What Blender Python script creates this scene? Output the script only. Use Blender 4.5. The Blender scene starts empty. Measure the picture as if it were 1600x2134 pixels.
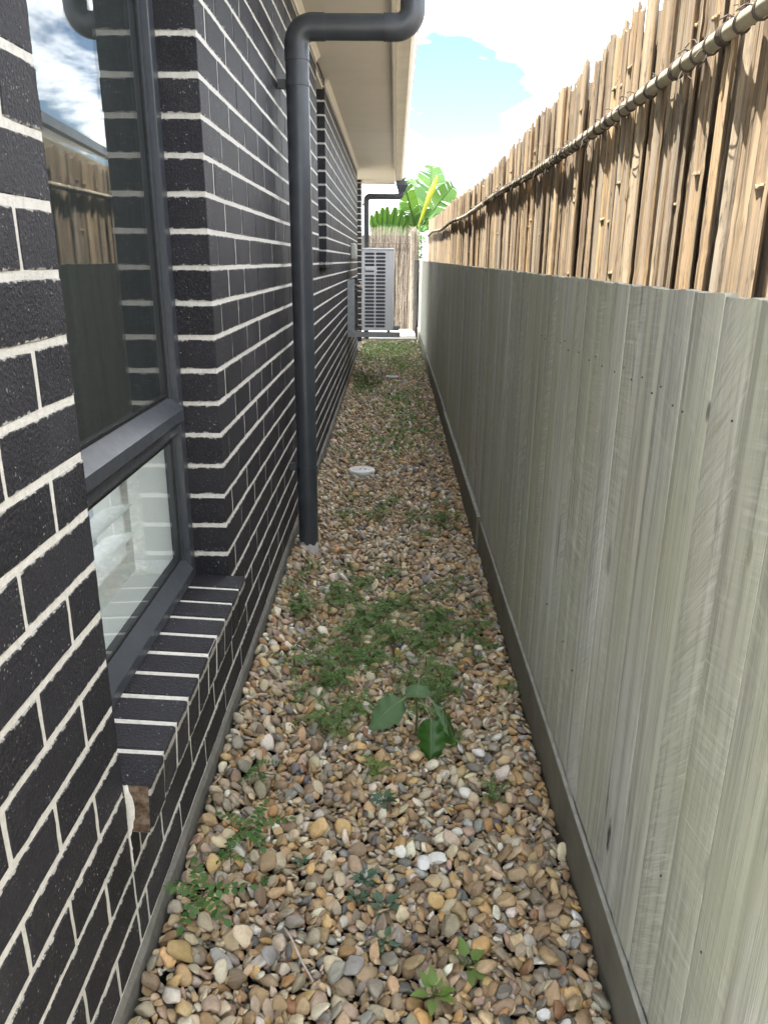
import bpy, bmesh, math, random
import numpy as np
from mathutils import Matrix, Vector

random.seed(7)
rng = np.random.default_rng(7)
R_ = math.radians
scene = bpy.context.scene
COL = scene.collection

# ------------------------------------------------------------------ camera
EYE = 1.33                                  # metres above the gravel
P_, Y_, RO_ = R_(18.445), R_(-0.335), R_(-0.499)
_f = np.array([math.sin(Y_) * math.cos(P_), math.cos(Y_) * math.cos(P_), -math.sin(P_)])
_r = np.array([math.cos(Y_), -math.sin(Y_), 0.0])
_d = np.cross(_f, _r)
c_, s_ = math.cos(RO_), math.sin(RO_)
RIGHT, DOWN, FWD = c_ * _r + s_ * _d, -s_ * _r + c_ * _d, _f
cam_d = bpy.data.cameras.new('camera')
cam_d.sensor_fit = 'HORIZONTAL'
cam_d.sensor_width = 36.0
cam_d.lens = 36.0 * 1572.6 / 1600.0
cam_d.clip_start = 0.02
cam_d.clip_end = 2000.0
cam = bpy.data.objects.new('camera', cam_d)
COL.objects.link(cam)
M = Matrix.Identity(4)
for i in range(3):
    M[i][0], M[i][1], M[i][2] = RIGHT[i], -DOWN[i], -FWD[i]
M[0][3], M[1][3], M[2][3] = 0, 0, EYE
cam.matrix_world = M
scene.camera = cam

# ------------------------------------------------------------------ sky, sun, exposure
SUN_TO = Vector((-0.296, -0.25, 1.0)).normalized()
elev = math.asin(SUN_TO.z)
azim = math.atan2(SUN_TO.x, SUN_TO.y)
world = bpy.data.worlds.new('World')
scene.world = world
world.use_nodes = True
wt = world.node_tree
wt.nodes.clear()
w_out = wt.nodes.new('ShaderNodeOutputWorld')
w_bg = wt.nodes.new('ShaderNodeBackground')
w_bg.inputs['Strength'].default_value = 0.05
sky = wt.nodes.new('ShaderNodeTexSky')
sky.sky_type = 'NISHITA'
sky.sun_disc = False
sky.sun_elevation = elev
sky.sun_rotation = azim
sky.air_density = 1.0
sky.dust_density = 0.8
sky.ozone_density = 2.2
tc = wt.nodes.new('ShaderNodeTexCoord')
sep = wt.nodes.new('ShaderNodeSeparateXYZ')
wt.links.new(tc.outputs['Generated'], sep.inputs[0])
ad = wt.nodes.new('ShaderNodeMath'); ad.operation = 'ADD'; ad.inputs[1].default_value = 0.22
wt.links.new(sep.outputs['Z'], ad.inputs[0])
mx = wt.nodes.new('ShaderNodeMath'); mx.operation = 'MAXIMUM'; mx.inputs[1].default_value = 0.05
wt.links.new(ad.outputs[0], mx.inputs[0])
dv = wt.nodes.new('ShaderNodeVectorMath'); dv.operation = 'DIVIDE'
cmb = wt.nodes.new('ShaderNodeCombineXYZ')
for i in range(3):
    wt.links.new(mx.outputs[0], cmb.inputs[i])
wt.links.new(tc.outputs['Generated'], dv.inputs[0])
wt.links.new(cmb.outputs[0], dv.inputs[1])
cn = wt.nodes.new('ShaderNodeTexNoise')
cn.inputs['Scale'].default_value = 1.7
cn.inputs['Detail'].default_value = 9.0
cn.inputs['Roughness'].default_value = 0.56
cn.inputs['Distortion'].default_value = 0.25
mp = wt.nodes.new('ShaderNodeMapping')
mp.inputs['Location'].default_value = (-13.08, 1.952, 8.122)
wt.links.new(dv.outputs[0], mp.inputs[0])
wt.links.new(mp.outputs[0], cn.inputs['Vector'])
cr = wt.nodes.new('ShaderNodeValToRGB')
cr.color_ramp.elements[0].position = 0.462
cr.color_ramp.elements[1].position = 0.625
wt.links.new(cn.outputs['Fac'], cr.inputs[0])
cmix = wt.nodes.new('ShaderNodeMix'); cmix.data_type = 'RGBA'
wt.links.new(cr.outputs[0], cmix.inputs['Factor'])
wt.links.new(sky.outputs[0], cmix.inputs['A'])
cmix.inputs['B'].default_value = (29.5, 29.5, 29.2, 1)      # sunlit cumulus
wt.links.new(cmix.outputs['Result'], w_bg.inputs['Color'])
wt.links.new(w_bg.outputs[0], w_out.inputs['Surface'])

sun_d = bpy.data.lights.new('sun', 'SUN')
sun_d.energy = 4.2
sun_d.angle = R_(0.53)
sun_d.color = (1.0, 0.95, 0.87)
sun = bpy.data.objects.new('sun', sun_d)
COL.objects.link(sun)
sun.rotation_euler = SUN_TO.to_track_quat('Z', 'Y').to_euler()
sun.location = (-3, 3, 12)

scene.view_settings.view_transform = 'Standard'
scene.view_settings.look = 'None'
scene.view_settings.exposure = 2.7
scene.view_settings.gamma = 1.0
scene.render.engine = 'CYCLES'
scene.cycles.max_bounces = 8
scene.cycles.diffuse_bounces = 5
scene.cycles.glossy_bounces = 4
scene.cycles.transparent_max_bounces = 12
scene.cycles.use_denoising = True


# ------------------------------------------------------------------ helpers
def tag(o, label=None, cat=None, group=None, kind=None):
    if label: o['label'] = label
    if cat: o['category'] = cat
    if group: o['group'] = group
    if kind: o['kind'] = kind
    return o


def empty(name, loc=(0, 0, 0), parent=None):
    o = bpy.data.objects.new(name, None)
    o.empty_display_size = 0.05
    o.location = loc
    COL.objects.link(o)
    if parent is not None:
        o.parent = parent
    return o


def link(name, me, mat=None, parent=None, loc=None, rot=None, scale=None):
    if mat is not None and len(me.materials) == 0:
        me.materials.append(mat)
    o = bpy.data.objects.new(name, me)
    COL.objects.link(o)
    if parent is not None:
        o.parent = parent
    if loc is not None: o.location = loc
    if rot is not None: o.rotation_euler = rot
    if scale is not None: o.scale = scale
    return o


class MB:
    """collects faces, then builds ONE mesh"""
    def __init__(self):
        self.v, self.f, self.m, self.sm = [], [], [], []

    def add(self, vs, fs, mi=0, smooth=False):
        b = len(self.v)
        self.v.extend([tuple(p) for p in vs])
        for f in fs:
            self.f.append(tuple(b + i for i in f))
            self.m.append(mi); self.sm.append(smooth)
        return self

    def box(self, x0, x1, y0, y1, z0, z1, mi=0):
        vs = [(x, y, z) for z in (z0, z1) for y in (y0, y1) for x in (x0, x1)]
        self.add(vs, [(0, 2, 3, 1), (4, 5, 7, 6), (0, 1, 5, 4), (1, 3, 7, 5), (3, 2, 6, 7), (2, 0, 4, 6)], mi)
        return self

    def bevbox(self, x0, x1, y0, y1, z0, z1, b=0.004, mi=0):
        """box with chamfered edges (three crossing slabs hulled)"""
        vs = []
        X, Y, Z = (x0, x1), (y0, y1), (z0, z1)
        idx = {}
        for i in (0, 1):
            for j in (0, 1):
                for k in (0, 1):
                    sx, sy, sz = (1 - 2 * i) * b, (1 - 2 * j) * b, (1 - 2 * k) * b
                    for a, p in enumerate(((X[i], Y[j] + sy, Z[k] + sz), (X[i] + sx, Y[j], Z[k] + sz), (X[i] + sx, Y[j] + sy, Z[k]))):
                        idx[(i, j, k, a)] = len(vs); vs.append(p)
        fs = []
        for i in (0, 1):
            q = [(i, 0, 0, 0), (i, 1, 0, 0), (i, 1, 1, 0), (i, 0, 1, 0)]
            fs.append([idx[t] for t in (q if i else q[::-1])])
            q = [(0, i, 0, 1), (1, i, 0, 1), (1, i, 1, 1), (0, i, 1, 1)]
            fs.append([idx[t] for t in (q[::-1] if i else q)])
            q = [(0, 0, i, 2), (1, 0, i, 2), (1, 1, i, 2), (0, 1, i, 2)]
            fs.append([idx[t] for t in (q if i else q[::-1])])
        for i in (0, 1):
            for j in (0, 1):
                q = [(i, j, 0, 0), (i, j, 1, 0), (i, j, 1, 1), (i, j, 0, 1)]
                fs.append([idx[t] for t in (q if i == j else q[::-1])])
                q = [(i, 0, j, 0), (i, 1, j, 0), (i, 1, j, 2), (i, 0, j, 2)]
                fs.append([idx[t] for t in (q[::-1] if i == j else q)])
                q = [(0, i, j, 1), (1, i, j, 1), (1, i, j, 2), (0, i, j, 2)]
                fs.append([idx[t] for t in (q if i == j else q[::-1])])
        for i in (0, 1):
            for j in (0, 1):
                for k in (0, 1):
                    q = [idx[(i, j, k, a)] for a in range(3)]
                    fs.append(q if (i + j + k) % 2 else q[::-1])
        self.add(vs, fs, mi)
        return self

    def prism_y(self, prof, y0, y1, mi=0):
        """(x,z) outline swept along y"""
        n = len(prof)
        vs = [(p[0], y0, p[1]) for p in prof] + [(p[0], y1, p[1]) for p in prof]
        fs = [tuple(range(n)), tuple(range(2 * n - 1, n - 1, -1))]
        for i in range(n):
            j = (i + 1) % n
            fs.append((i, n + i, n + j, j))
        self.add(vs, fs, mi)
        return self

    def tube(self, pts, rad, seg=16, mi=0, cap=True, smooth=True):
        pts = [Vector(p) for p in pts]
        n = len(pts)
        rr = rad if isinstance(rad, (list, tuple)) else [rad] * n
        t0 = (pts[1] - pts[0]).normalized()
        u = t0.orthogonal().normalized()
        vs, fs = [], []
        for i, p in enumerate(pts):
            a = pts[max(0, i - 1)]; b = pts[min(n - 1, i + 1)]
            t = (b - a).normalized()
            u = (u - t * u.dot(t)).normalized()
            w = t.cross(u)
            for k in range(seg):
                an = 2 * math.pi * k / seg
                vs.append(p + (u * math.cos(an) + w * math.sin(an)) * rr[i])
        for i in range(n - 1):
            for k in range(seg):
                a = i * seg + k; b = i * seg + (k + 1) % seg
                fs.append((a, b, b + seg, a + seg))
        self.add(vs, fs, mi, smooth)
        if cap:
            self.add([vs[k] for k in range(seg)], [tuple(range(seg - 1, -1, -1))], mi)
            self.add([vs[(n - 1) * seg + k] for k in range(seg)], [tuple(range(seg))], mi)
        return self

    def mesh(self, name, mats=()):
        me = bpy.data.meshes.new(name)
        me.from_pydata(self.v, [], self.f)
        for m in mats: me.materials.append(m)
        me.polygons.foreach_set('material_index', self.m)
        me.polygons.foreach_set('use_smooth', self.sm)
        me.update()
        return me

    def build(self, name, mats, parent=None, **k):
        if not isinstance(mats, (list, tuple)): mats = [mats]
        return link(name, self.mesh(name, mats), None, parent, **k)


def arc(c, r, a0, a1, n, plane='xz'):
    out = []
    for i in range(n + 1):
        a = a0 + (a1 - a0) * i / n
        out.append((c[0] + r * math.cos(a), c[1], c[2] + r * math.sin(a)))
    return out


# ------------------------------------------------------------------ materials
def new_mat(name):
    m = bpy.data.materials.new(name)
    m.use_nodes = True
    nt = m.node_tree
    b = nt.nodes['Principled BSDF']
    return m, nt, b


def N(nt, t, **k):
    n = nt.nodes.new(t)
    for a, v in k.items():
        if a in n.inputs.keys():
            n.inputs[a].default_value = v
        else:
            setattr(n, a, v)
    return n


def noise(nt, vec, scale, detail=4.0, rough=0.55, dist=0.0):
    n = N(nt, 'ShaderNodeTexNoise')
    n.inputs['Scale'].default_value = scale
    n.inputs['Detail'].default_value = detail
    n.inputs['Roughness'].default_value = rough
    n.inputs['Distortion'].default_value = dist
    nt.links.new(vec, n.inputs['Vector'])
    return n.outputs['Fac']


def ramp(nt, fac, stops):
    r = N(nt, 'ShaderNodeValToRGB')
    e = r.color_ramp.elements
    while len(e) < len(stops): e.new(0.5)
    for el, (p, c) in zip(e, stops):
        el.position = p
        el.color = (c, c, c, 1) if isinstance(c, (int, float)) else (*c, 1)
    nt.links.new(fac, r.inputs[0])
    return r.outputs[0]


def mixc(nt, fac, a, b, mode='MIX'):
    m = N(nt, 'ShaderNodeMix', data_type='RGBA', blend_type=mode)
    for s, v in (('Factor', fac), ('A', a), ('B', b)):
        if isinstance(v, (int, float)): m.inputs[s].default_value = v if s == 'Factor' else (v, v, v, 1)
        elif isinstance(v, tuple): m.inputs[s].default_value = (*v, 1)
        else: nt.links.new(v, m.inputs[s])
    return m.outputs['Result']


def math_(nt, op, a, b=None, c=None):
    m = N(nt, 'ShaderNodeMath', operation=op)
    for i, v in enumerate((a, b, c)):
        if v is None: continue
        if isinstance(v, (int, float)): m.inputs[i].default_value = v
        else: nt.links.new(v, m.inputs[i])
    return m.outputs[0]


def mapping(nt, vec, scale=(1, 1, 1), rot=(0, 0, 0), loc=(0, 0, 0)):
    m = N(nt, 'ShaderNodeMapping')
    m.inputs['Scale'].default_value = scale
    m.inputs['Rotation'].default_value = rot
    m.inputs['Location'].default_value = loc
    nt.links.new(vec, m.inputs[0])
    return m.outputs[0]


def bump(nt, b, height, strength=0.4, dist=0.002, chain=None):
    n = N(nt, 'ShaderNodeBump')
    n.inputs['Strength'].default_value = strength
    n.inputs['Distance'].default_value = dist
    nt.links.new(height, n.inputs['Height'])
    if chain is not None: nt.links.new(chain, n.inputs['Normal'])
    nt.links.new(n.outputs[0], b.inputs['Normal'])
    return n.outputs[0]


def gpos(nt):
    return N(nt, 'ShaderNodeNewGeometry').outputs['Position']


def seeded(nt, vec, island=False):
    """position shifted by the object's own random number, so pieces differ"""
    r = N(nt, 'ShaderNodeObjectInfo').outputs['Random']
    if island:
        r = math_(nt, 'FRACT', math_(nt, 'ADD', r, N(nt, 'ShaderNodeNewGeometry').outputs['Random Per Island']))
    m = math_(nt, 'MULTIPLY', r, 37.0)
    a = N(nt, 'ShaderNodeVectorMath', operation='ADD')
    nt.links.new(vec, a.inputs[0]); nt.links.new(m, a.inputs[1])
    return a.outputs[0], r


def simple(name, col, rough=0.5, metal=0.0, var=0.12, nscale=14.0, bscale=120.0, bstr=0.15, spec=0.5, bdist=0.001):
    m, nt, b = new_mat(name)
    p = gpos(nt)
    f = noise(nt, p, nscale, 5)
    lo = tuple(c * (1 - var) for c in col); hi = tuple(min(1, c * (1 + var)) for c in col)
    nt.links.new(ramp(nt, f, [(0.3, lo), (0.7, hi)]), b.inputs['Base Color'])
    r = ramp(nt, noise(nt, p, nscale * 3, 3), [(0.3, max(0, rough - 0.08)), (0.7, min(1, rough + 0.08))])
    nt.links.new(r, b.inputs['Roughness'])
    b.inputs['Metallic'].default_value = metal
    b.inputs['Specular IOR Level'].default_value = spec
    if bstr > 0: bump(nt, b, noise(nt, p, bscale, 3), bstr, bdist)
    return m


def mat_brick():
    m, nt, b = new_mat('charcoal_brick')
    p = gpos(nt)
    g = N(nt, 'ShaderNodeNewGeometry').outputs['Random Per Island']
    orr = N(nt, 'ShaderNodeObjectInfo').outputs['Random']
    rnd = math_(nt, 'FRACT', math_(nt, 'ADD', g, math_(nt, 'MULTIPLY', orr, 7.31)))
    fine = noise(nt, p, 230, 4, 0.75)
    mid = noise(nt, p, 60, 4, 0.6)
    c = ramp(nt, fine, [(0.36, (0.0055, 0.0055, 0.0080)), (0.53, (0.0155, 0.0153, 0.0212)), (0.66, (0.050, 0.050, 0.064))])
    c = mixc(nt, ramp(nt, rnd, [(0.2, 0.0), (1.0, 0.6)]), c, (0.034, 0.033, 0.042))
    c = mixc(nt, math_(nt, 'MULTIPLY', ramp(nt, mid, [(0.45, 0.0), (0.8, 0.5)]), 1.0), c, (0.0165, 0.0162, 0.0215))
    speck = ramp(nt, noise(nt, p, 200, 1, 0.4), [(0.70, 0.0), (0.73, 1.0)])
    speck2 = ramp(nt, noise(nt, p, 22, 2), [(0.45, 0.0), (0.6, 0.7)])
    c = mixc(nt, math_(nt, 'MULTIPLY', speck, speck2), c, (0.45, 0.44, 0.42))
    # mortar smeared over the arris along the bed joints
    sz = N(nt, 'ShaderNodeSeparateXYZ'); nt.links.new(p, sz.inputs[0])
    fz = math_(nt, 'FRACT', math_(nt, 'DIVIDE', math_(nt, 'SUBTRACT', sz.outputs['Z'], 0.1044), 0.086))
    ed = math_(nt, 'SUBTRACT', 0.5, math_(nt, 'ABSOLUTE', math_(nt, 'SUBTRACT', fz, 0.5)))
    sm = math_(nt, 'SUBTRACT', math_(nt, 'MULTIPLY', noise(nt, p, 55, 5, 0.7), 0.30), ed)
    c = mixc(nt, ramp(nt, sm, [(0.065, 0.0), (0.085, 0.85)]), c, (0.50, 0.485, 0.45))
    # faint lime bloom low on the wall
    big = noise(nt, p, 2.2, 4, 0.6)
    c = mixc(nt, ramp(nt, big, [(0.55, 0.0), (0.76, 0.26)]), c, (0.12, 0.12, 0.13))
    nt.links.new(c, b.inputs['Base Color'])
    b.inputs['Roughness'].default_value = 0.58
    b.inputs['Specular IOR Level'].default_value = 0.38
    h = math_(nt, 'ADD', math_(nt, 'MULTIPLY', fine, 0.7), noise(nt, p, 170, 3, 0.6))
    bump(nt, b, h, 0.9, 0.004)
    return m


def mat_mortar():
    m, nt, b = new_mat('offwhite_mortar')
    p = gpos(nt)
    c = ramp(nt, noise(nt, p, 90, 5, 0.65), [(0.25, (0.55, 0.53, 0.48)), (0.55, (0.74, 0.72, 0.67)), (0.8, (0.80, 0.78, 0.74))])
    c = mixc(nt, ramp(nt, noise(nt, p, 3.0, 3), [(0.5, 0.0), (0.75, 0.3)]), c, (0.45, 0.43, 0.38))
    nt.links.new(c, b.inputs['Base Color'])
    b.inputs['Roughness'].default_value = 0.9
    bump(nt, b, noise(nt, p, 260, 4, 0.7), 0.7, 0.003)
    return m


def mat_concrete(name, col, dirt=(0.2, 0.19, 0.16)):
    m, nt, b = new_mat(name)
    p = gpos(nt)
    hi = tuple(min(1, c * 1.2) for c in col); lo = tuple(c * 0.75 for c in col)
    c = ramp(nt, noise(nt, p, 45, 6, 0.65), [(0.3, lo), (0.7, hi)])
    c = mixc(nt, ramp(nt, noise(nt, p, 4, 4), [(0.45, 0.0), (0.75, 0.6)]), c, dirt)
    nt.links.new(c, b.inputs['Base Color'])
    b.inputs['Roughness'].default_value = 0.9
    bump(nt, b, noise(nt, p, 160, 4, 0.7), 0.5, 0.003)
    return m


def mat_glass():
    """clear pane: Fresnel mirror over see-through, both faces"""
    m = bpy.data.materials.new('window_glass')
    m.use_nodes = True
    nt = m.node_tree
    nt.nodes.clear()
    out = N(nt, 'ShaderNodeOutputMaterial')
    ge = N(nt, 'ShaderNodeNewGeometry')
    d = N(nt, 'ShaderNodeVectorMath', operation='DOT_PRODUCT')
    nt.links.new(ge.outputs['Incoming'], d.inputs[0]); nt.links.new(ge.outputs['Normal'], d.inputs[1])
    cs = math_(nt, 'ABSOLUTE', d.outputs['Value'])
    om = math_(nt, 'SUBTRACT', 1.0, cs)
    F = math_(nt, 'ADD', 0.05, math_(nt, 'MULTIPLY', 0.95, math_(nt, 'POWER', om, 4.2)))
    tr = N(nt, 'ShaderNodeBsdfTransparent'); tr.inputs[0].default_value = (0.93, 0.955, 0.95, 1)
    gl = N(nt, 'ShaderNodeBsdfGlossy'); gl.inputs['Roughness'].default_value = 0.004
    mxs = N(nt, 'ShaderNodeMixShader')
    nt.links.new(F, mxs.inputs[0]); nt.links.new(tr.outputs[0], mxs.inputs[1]); nt.links.new(gl.outputs[0], mxs.inputs[2])
    nt.links.new(mxs.outputs[0], out.inputs[0])
    return m


MARKS = [(1.205, 0.262, 0.012, 0.050, (0.03, 0.029, 0.028), 0.95), (1.240, 0.32, 0.010, 0.06, (0.12, 0.12, 0.10), 0.7), (1.40, 0.77, 0.016, 0.045, (0.20, 0.20, 0.19), 0.7),
         (1.41, 0.69, 0.012, 0.06, (0.66, 0.66, 0.63), 0.5), (1.844, 0.637, 0.012, 0.10, (0.19, 0.19, 0.18), 0.75), (0.854, 0.997, 0.009, 0.020, (0.26, 0.25, 0.18), 0.75), (1.036, 1.137, 0.007, 0.018, (0.10, 0.10, 0.09), 0.9),
         (2.35, 0.95, 0.012, 0.12, (0.24, 0.24, 0.22), 0.6), (2.9, 0.45, 0.014, 0.10, (0.16, 0.16, 0.14), 0.6)]


def mat_paling():
    m, nt, b = new_mat('weathered_grey_paling')
    p = gpos(nt)
    sp, r = seeded(nt, p)
    # long vertical grain
    gr = noise(nt, mapping(nt, sp, (48, 48, 1.1)), 1.0, 6, 0.68, 0.4)
    gr2 = noise(nt, mapping(nt, sp, (210, 210, 6)), 1.0, 4, 0.6)
    # band-saw scratches, a different slant on every board
    ang = math_(nt, 'MULTIPLY', math_(nt, 'SUBTRACT', math_(nt, 'FRACT', math_(nt, 'MULTIPLY', r, 17.3)), 0.5), 1.7)
    vr = N(nt, 'ShaderNodeVectorRotate', rotation_type='X_AXIS')
    nt.links.new(sp, vr.inputs['Vector']); nt.links.new(ang, vr.inputs['Angle'])
    saw = noise(nt, mapping(nt, vr.outputs[0], (13, 9, 120)), 1.0, 3, 0.6, 0.5)
    sawm = math_(nt, 'MULTIPLY', ramp(nt, noise(nt, mapping(nt, sp, (9, 9, 2.2)), 1.0, 2), [(0.36, 0.0), (0.56, 1.0)]),
                 ramp(nt, math_(nt, 'FRACT', math_(nt, 'MULTIPLY', r, 5.7)), [(0.2, 0.3), (0.45, 1.0)]))
    base = ramp(nt, math_(nt, 'FRACT', math_(nt, 'MULTIPLY', r, 91.7)),
                [(0.0, (0.36, 0.365, 0.32)), (0.3, (0.54, 0.535, 0.495)), (0.6, (0.42, 0.425, 0.35)), (0.85, (0.57, 0.57, 0.545)), (1.0, (0.42, 0.425, 0.38))])
    c = mixc(nt, ramp(nt, gr, [(0.36, 0.95), (0.56, 0.0)]), base, (0.265, 0.265, 0.235))
    c = mixc(nt, ramp(nt, gr2, [(0.5, 0.0), (0.8, 0.4)]), c, (0.58, 0.58, 0.53))
    c = mixc(nt, math_(nt, 'MULTIPLY', sawm, ramp(nt, saw, [(0.52, 0.0), (0.68, 0.75)])), c, (0.62, 0.62, 0.57))
    c = mixc(nt, math_(nt, 'MULTIPLY', sawm, ramp(nt, saw, [(0.30, 0.6), (0.46, 0.0)])), c, (0.28, 0.285, 0.24))
    # algae wash
    c = mixc(nt, ramp(nt, noise(nt, mapping(nt, p, (2, 2.4, 1.1)), 1.0, 4), [(0.42, 0.0), (0.66, 0.75)]), c, (0.38, 0.395, 0.275))
    # dark weather stains and peeling furry patches
    st = noise(nt, mapping(nt, sp, (26, 26, 3.0)), 1.0, 5, 0.7, 0.6)
    c = mixc(nt, ramp(nt, st, [(0.58, 0.0), (0.74, 0.8)]), c, (0.17, 0.17, 0.15))
    c = mixc(nt, ramp(nt, noise(nt, mapping(nt, sp, (90, 90, 22)), 1.0, 5, 0.75), [(0.70, 0.0), (0.78, 0.5)]), c, (0.66, 0.66, 0.62))
    # a few old marks that have a place of their own on the boards
    sx3 = N(nt, 'ShaderNodeSeparateXYZ'); nt.links.new(p, sx3.inputs[0])
    for (yy, zz, wy, wz, col, amt) in MARKS:
        dy = math_(nt, 'DIVIDE', math_(nt, 'SUBTRACT', sx3.outputs['Y'], yy), wy)
        dz = math_(nt, 'DIVIDE', math_(nt, 'SUBTRACT', sx3.outputs['Z'], zz), wz)
        rr2 = math_(nt, 'ADD', math_(nt, 'MULTIPLY', dy, dy), math_(nt, 'MULTIPLY', dz, dz))
        rr2 = math_(nt, 'ADD', rr2, math_(nt, 'MULTIPLY', math_(nt, 'SUBTRACT', noise(nt, mapping(nt, p, (260, 260, 30)), 1.0, 4, 0.7), 0.5), 2.6))
        c = mixc(nt, ramp(nt, rr2, [(0.15, amt), (0.95, 0.0)]), c, col)
    nt.links.new(c, b.inputs['Base Color'])
    b.inputs['Roughness'].default_value = 0.85
    b.inputs['Specular IOR Level'].default_value = 0.25
    h = math_(nt, 'ADD', math_(nt, 'MULTIPLY', gr, 0.8), math_(nt, 'ADD', math_(nt, 'MULTIPLY', gr2, 0.5), math_(nt, 'MULTIPLY', math_(nt, 'MULTIPLY', saw, sawm), 1.0)))
    bump(nt, b, h, 0.4, 0.004)
    return m


def mat_bamboo():
    m, nt, b = new_mat('weathered_split_bamboo')
    p = gpos(nt)
    sp, r = seeded(nt, p, True)
    gr = noise(nt, mapping(nt, sp, (95, 95, 2.2)), 1.0, 6, 0.65, 0.2)
    gr2 = noise(nt, mapping(nt, sp, (330, 330, 10)), 1.0, 4, 0.6)
    base = ramp(nt, math_(nt, 'FRACT', math_(nt, 'MULTIPLY', r, 53.1)),
                [(0.0, (0.23, 0.175, 0.12)), (0.2, (0.40, 0.285, 0.165)), (0.38, (0.13, 0.105, 0.085)), (0.55, (0.50, 0.345, 0.185)),
                 (0.72, (0.34, 0.285, 0.215)), (0.86, (0.40, 0.31, 0.20)), (1.0, (0.18, 0.13, 0.095))])
    c = mixc(nt, ramp(nt, gr, [(0.36, 0.85), (0.54, 0.0)]), base, (0.06, 0.046, 0.036))
    c = mixc(nt, ramp(nt, gr, [(0.55, 0.0), (0.8, 0.6)]), c, (0.42, 0.33, 0.23))
    c = mixc(nt, ramp(nt, gr2, [(0.52, 0.0), (0.75, 0.45)]), c, (0.36, 0.31, 0.25))
    gy = noise(nt, mapping(nt, sp, (12, 12, 1.7)), 1.0, 3)
    c = mixc(nt, ramp(nt, gy, [(0.46, 0.0), (0.66, 0.7)]), c, (0.26, 0.235, 0.20))
    c = mixc(nt, ramp(nt, noise(nt, mapping(nt, sp, (70, 70, 14)), 1.0, 5, 0.7), [(0.58, 0.0), (0.70, 0.8)]), c, (0.05, 0.043, 0.038))
    c = mixc(nt, 1.0, c, (0.80, 0.78, 0.74), 'MULTIPLY')
    nt.links.new(c, b.inputs['Base Color'])
    b.inputs['Roughness'].default_value = 0.62
    b.inputs['Specular IOR Level'].default_value = 0.35
    bump(nt, b, math_(nt, 'ADD', gr, math_(nt, 'MULTIPLY', gr2, 0.6)), 0.7, 0.004)
    return m


def mat_attr(name, rough=0.6, mott=0.25, scale=160, bstr=0.4, trans=0.0):
    """colour comes from the mesh's own 'col' attribute, mottled"""
    m, nt, b = new_mat(name)
    a = N(nt, 'ShaderNodeAttribute'); a.attribute_name = 'col'
    p = gpos(nt)
    f = noise(nt, p, scale, 5, 0.65)
    c = mixc(nt, ramp(nt, f, [(0.3, mott), (0.6, 0.0)]), a.outputs['Color'], (0.03, 0.022, 0.015), 'MIX')
    c = mixc(nt, ramp(nt, noise(nt, p, scale * 0.45, 4, 0.6), [(0.58, 0.0), (0.74, mott * 1.3)]), c, (0.5, 0.44, 0.34))
    nt.links.new(c, b.inputs['Base Color'])
    b.inputs['Roughness'].default_value = rough
    bump(nt, b, noise(nt, p, scale * 2.2, 4, 0.7), bstr, 0.002)
    return m


def mat_leaf(name, c0, c1, rough=0.5, trans=0.35, spot=0.0):
    m = bpy.data.materials.new(name)
    m.use_nodes = True
    nt = m.node_tree
    b = nt.nodes['Principled BSDF']
    out = nt.nodes['Material Output']
    p = gpos(nt)
    isl = N(nt, 'ShaderNodeNewGeometry').outputs['Random Per Island']
    f = math_(nt, 'ADD', math_(nt, 'MULTIPLY', isl, 0.6), math_(nt, 'MULTIPLY', noise(nt, p, 40, 3), 0.4))
    c = ramp(nt, f, [(0.2, c0), (0.75, c1)])
    if spot: c = mixc(nt, ramp(nt, noise(nt, p, 30, 3), [(0.6, 0.0), (0.7, spot)]), c, (0.2, 0.18, 0.05))
    nt.links.new(c, b.inputs['Base Color'])
    b.inputs['Roughness'].default_value = rough
    b.inputs['Specular IOR Level'].default_value = 0.4
    t = N(nt, 'ShaderNodeBsdfTranslucent')
    tcx = mixc(nt, 1.0, c, (1.5, 1.6, 0.7), 'MULTIPLY')
    nt.links.new(tcx, t.inputs[0])
    ms = N(nt, 'ShaderNodeMixShader'); ms.inputs[0].default_value = trans
    nt.links.new(b.outputs[0], ms.inputs[1]); nt.links.new(t.outputs[0], ms.inputs[2])
    nt.links.new(ms.outputs[0], out.inputs[0])
    return m


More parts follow.
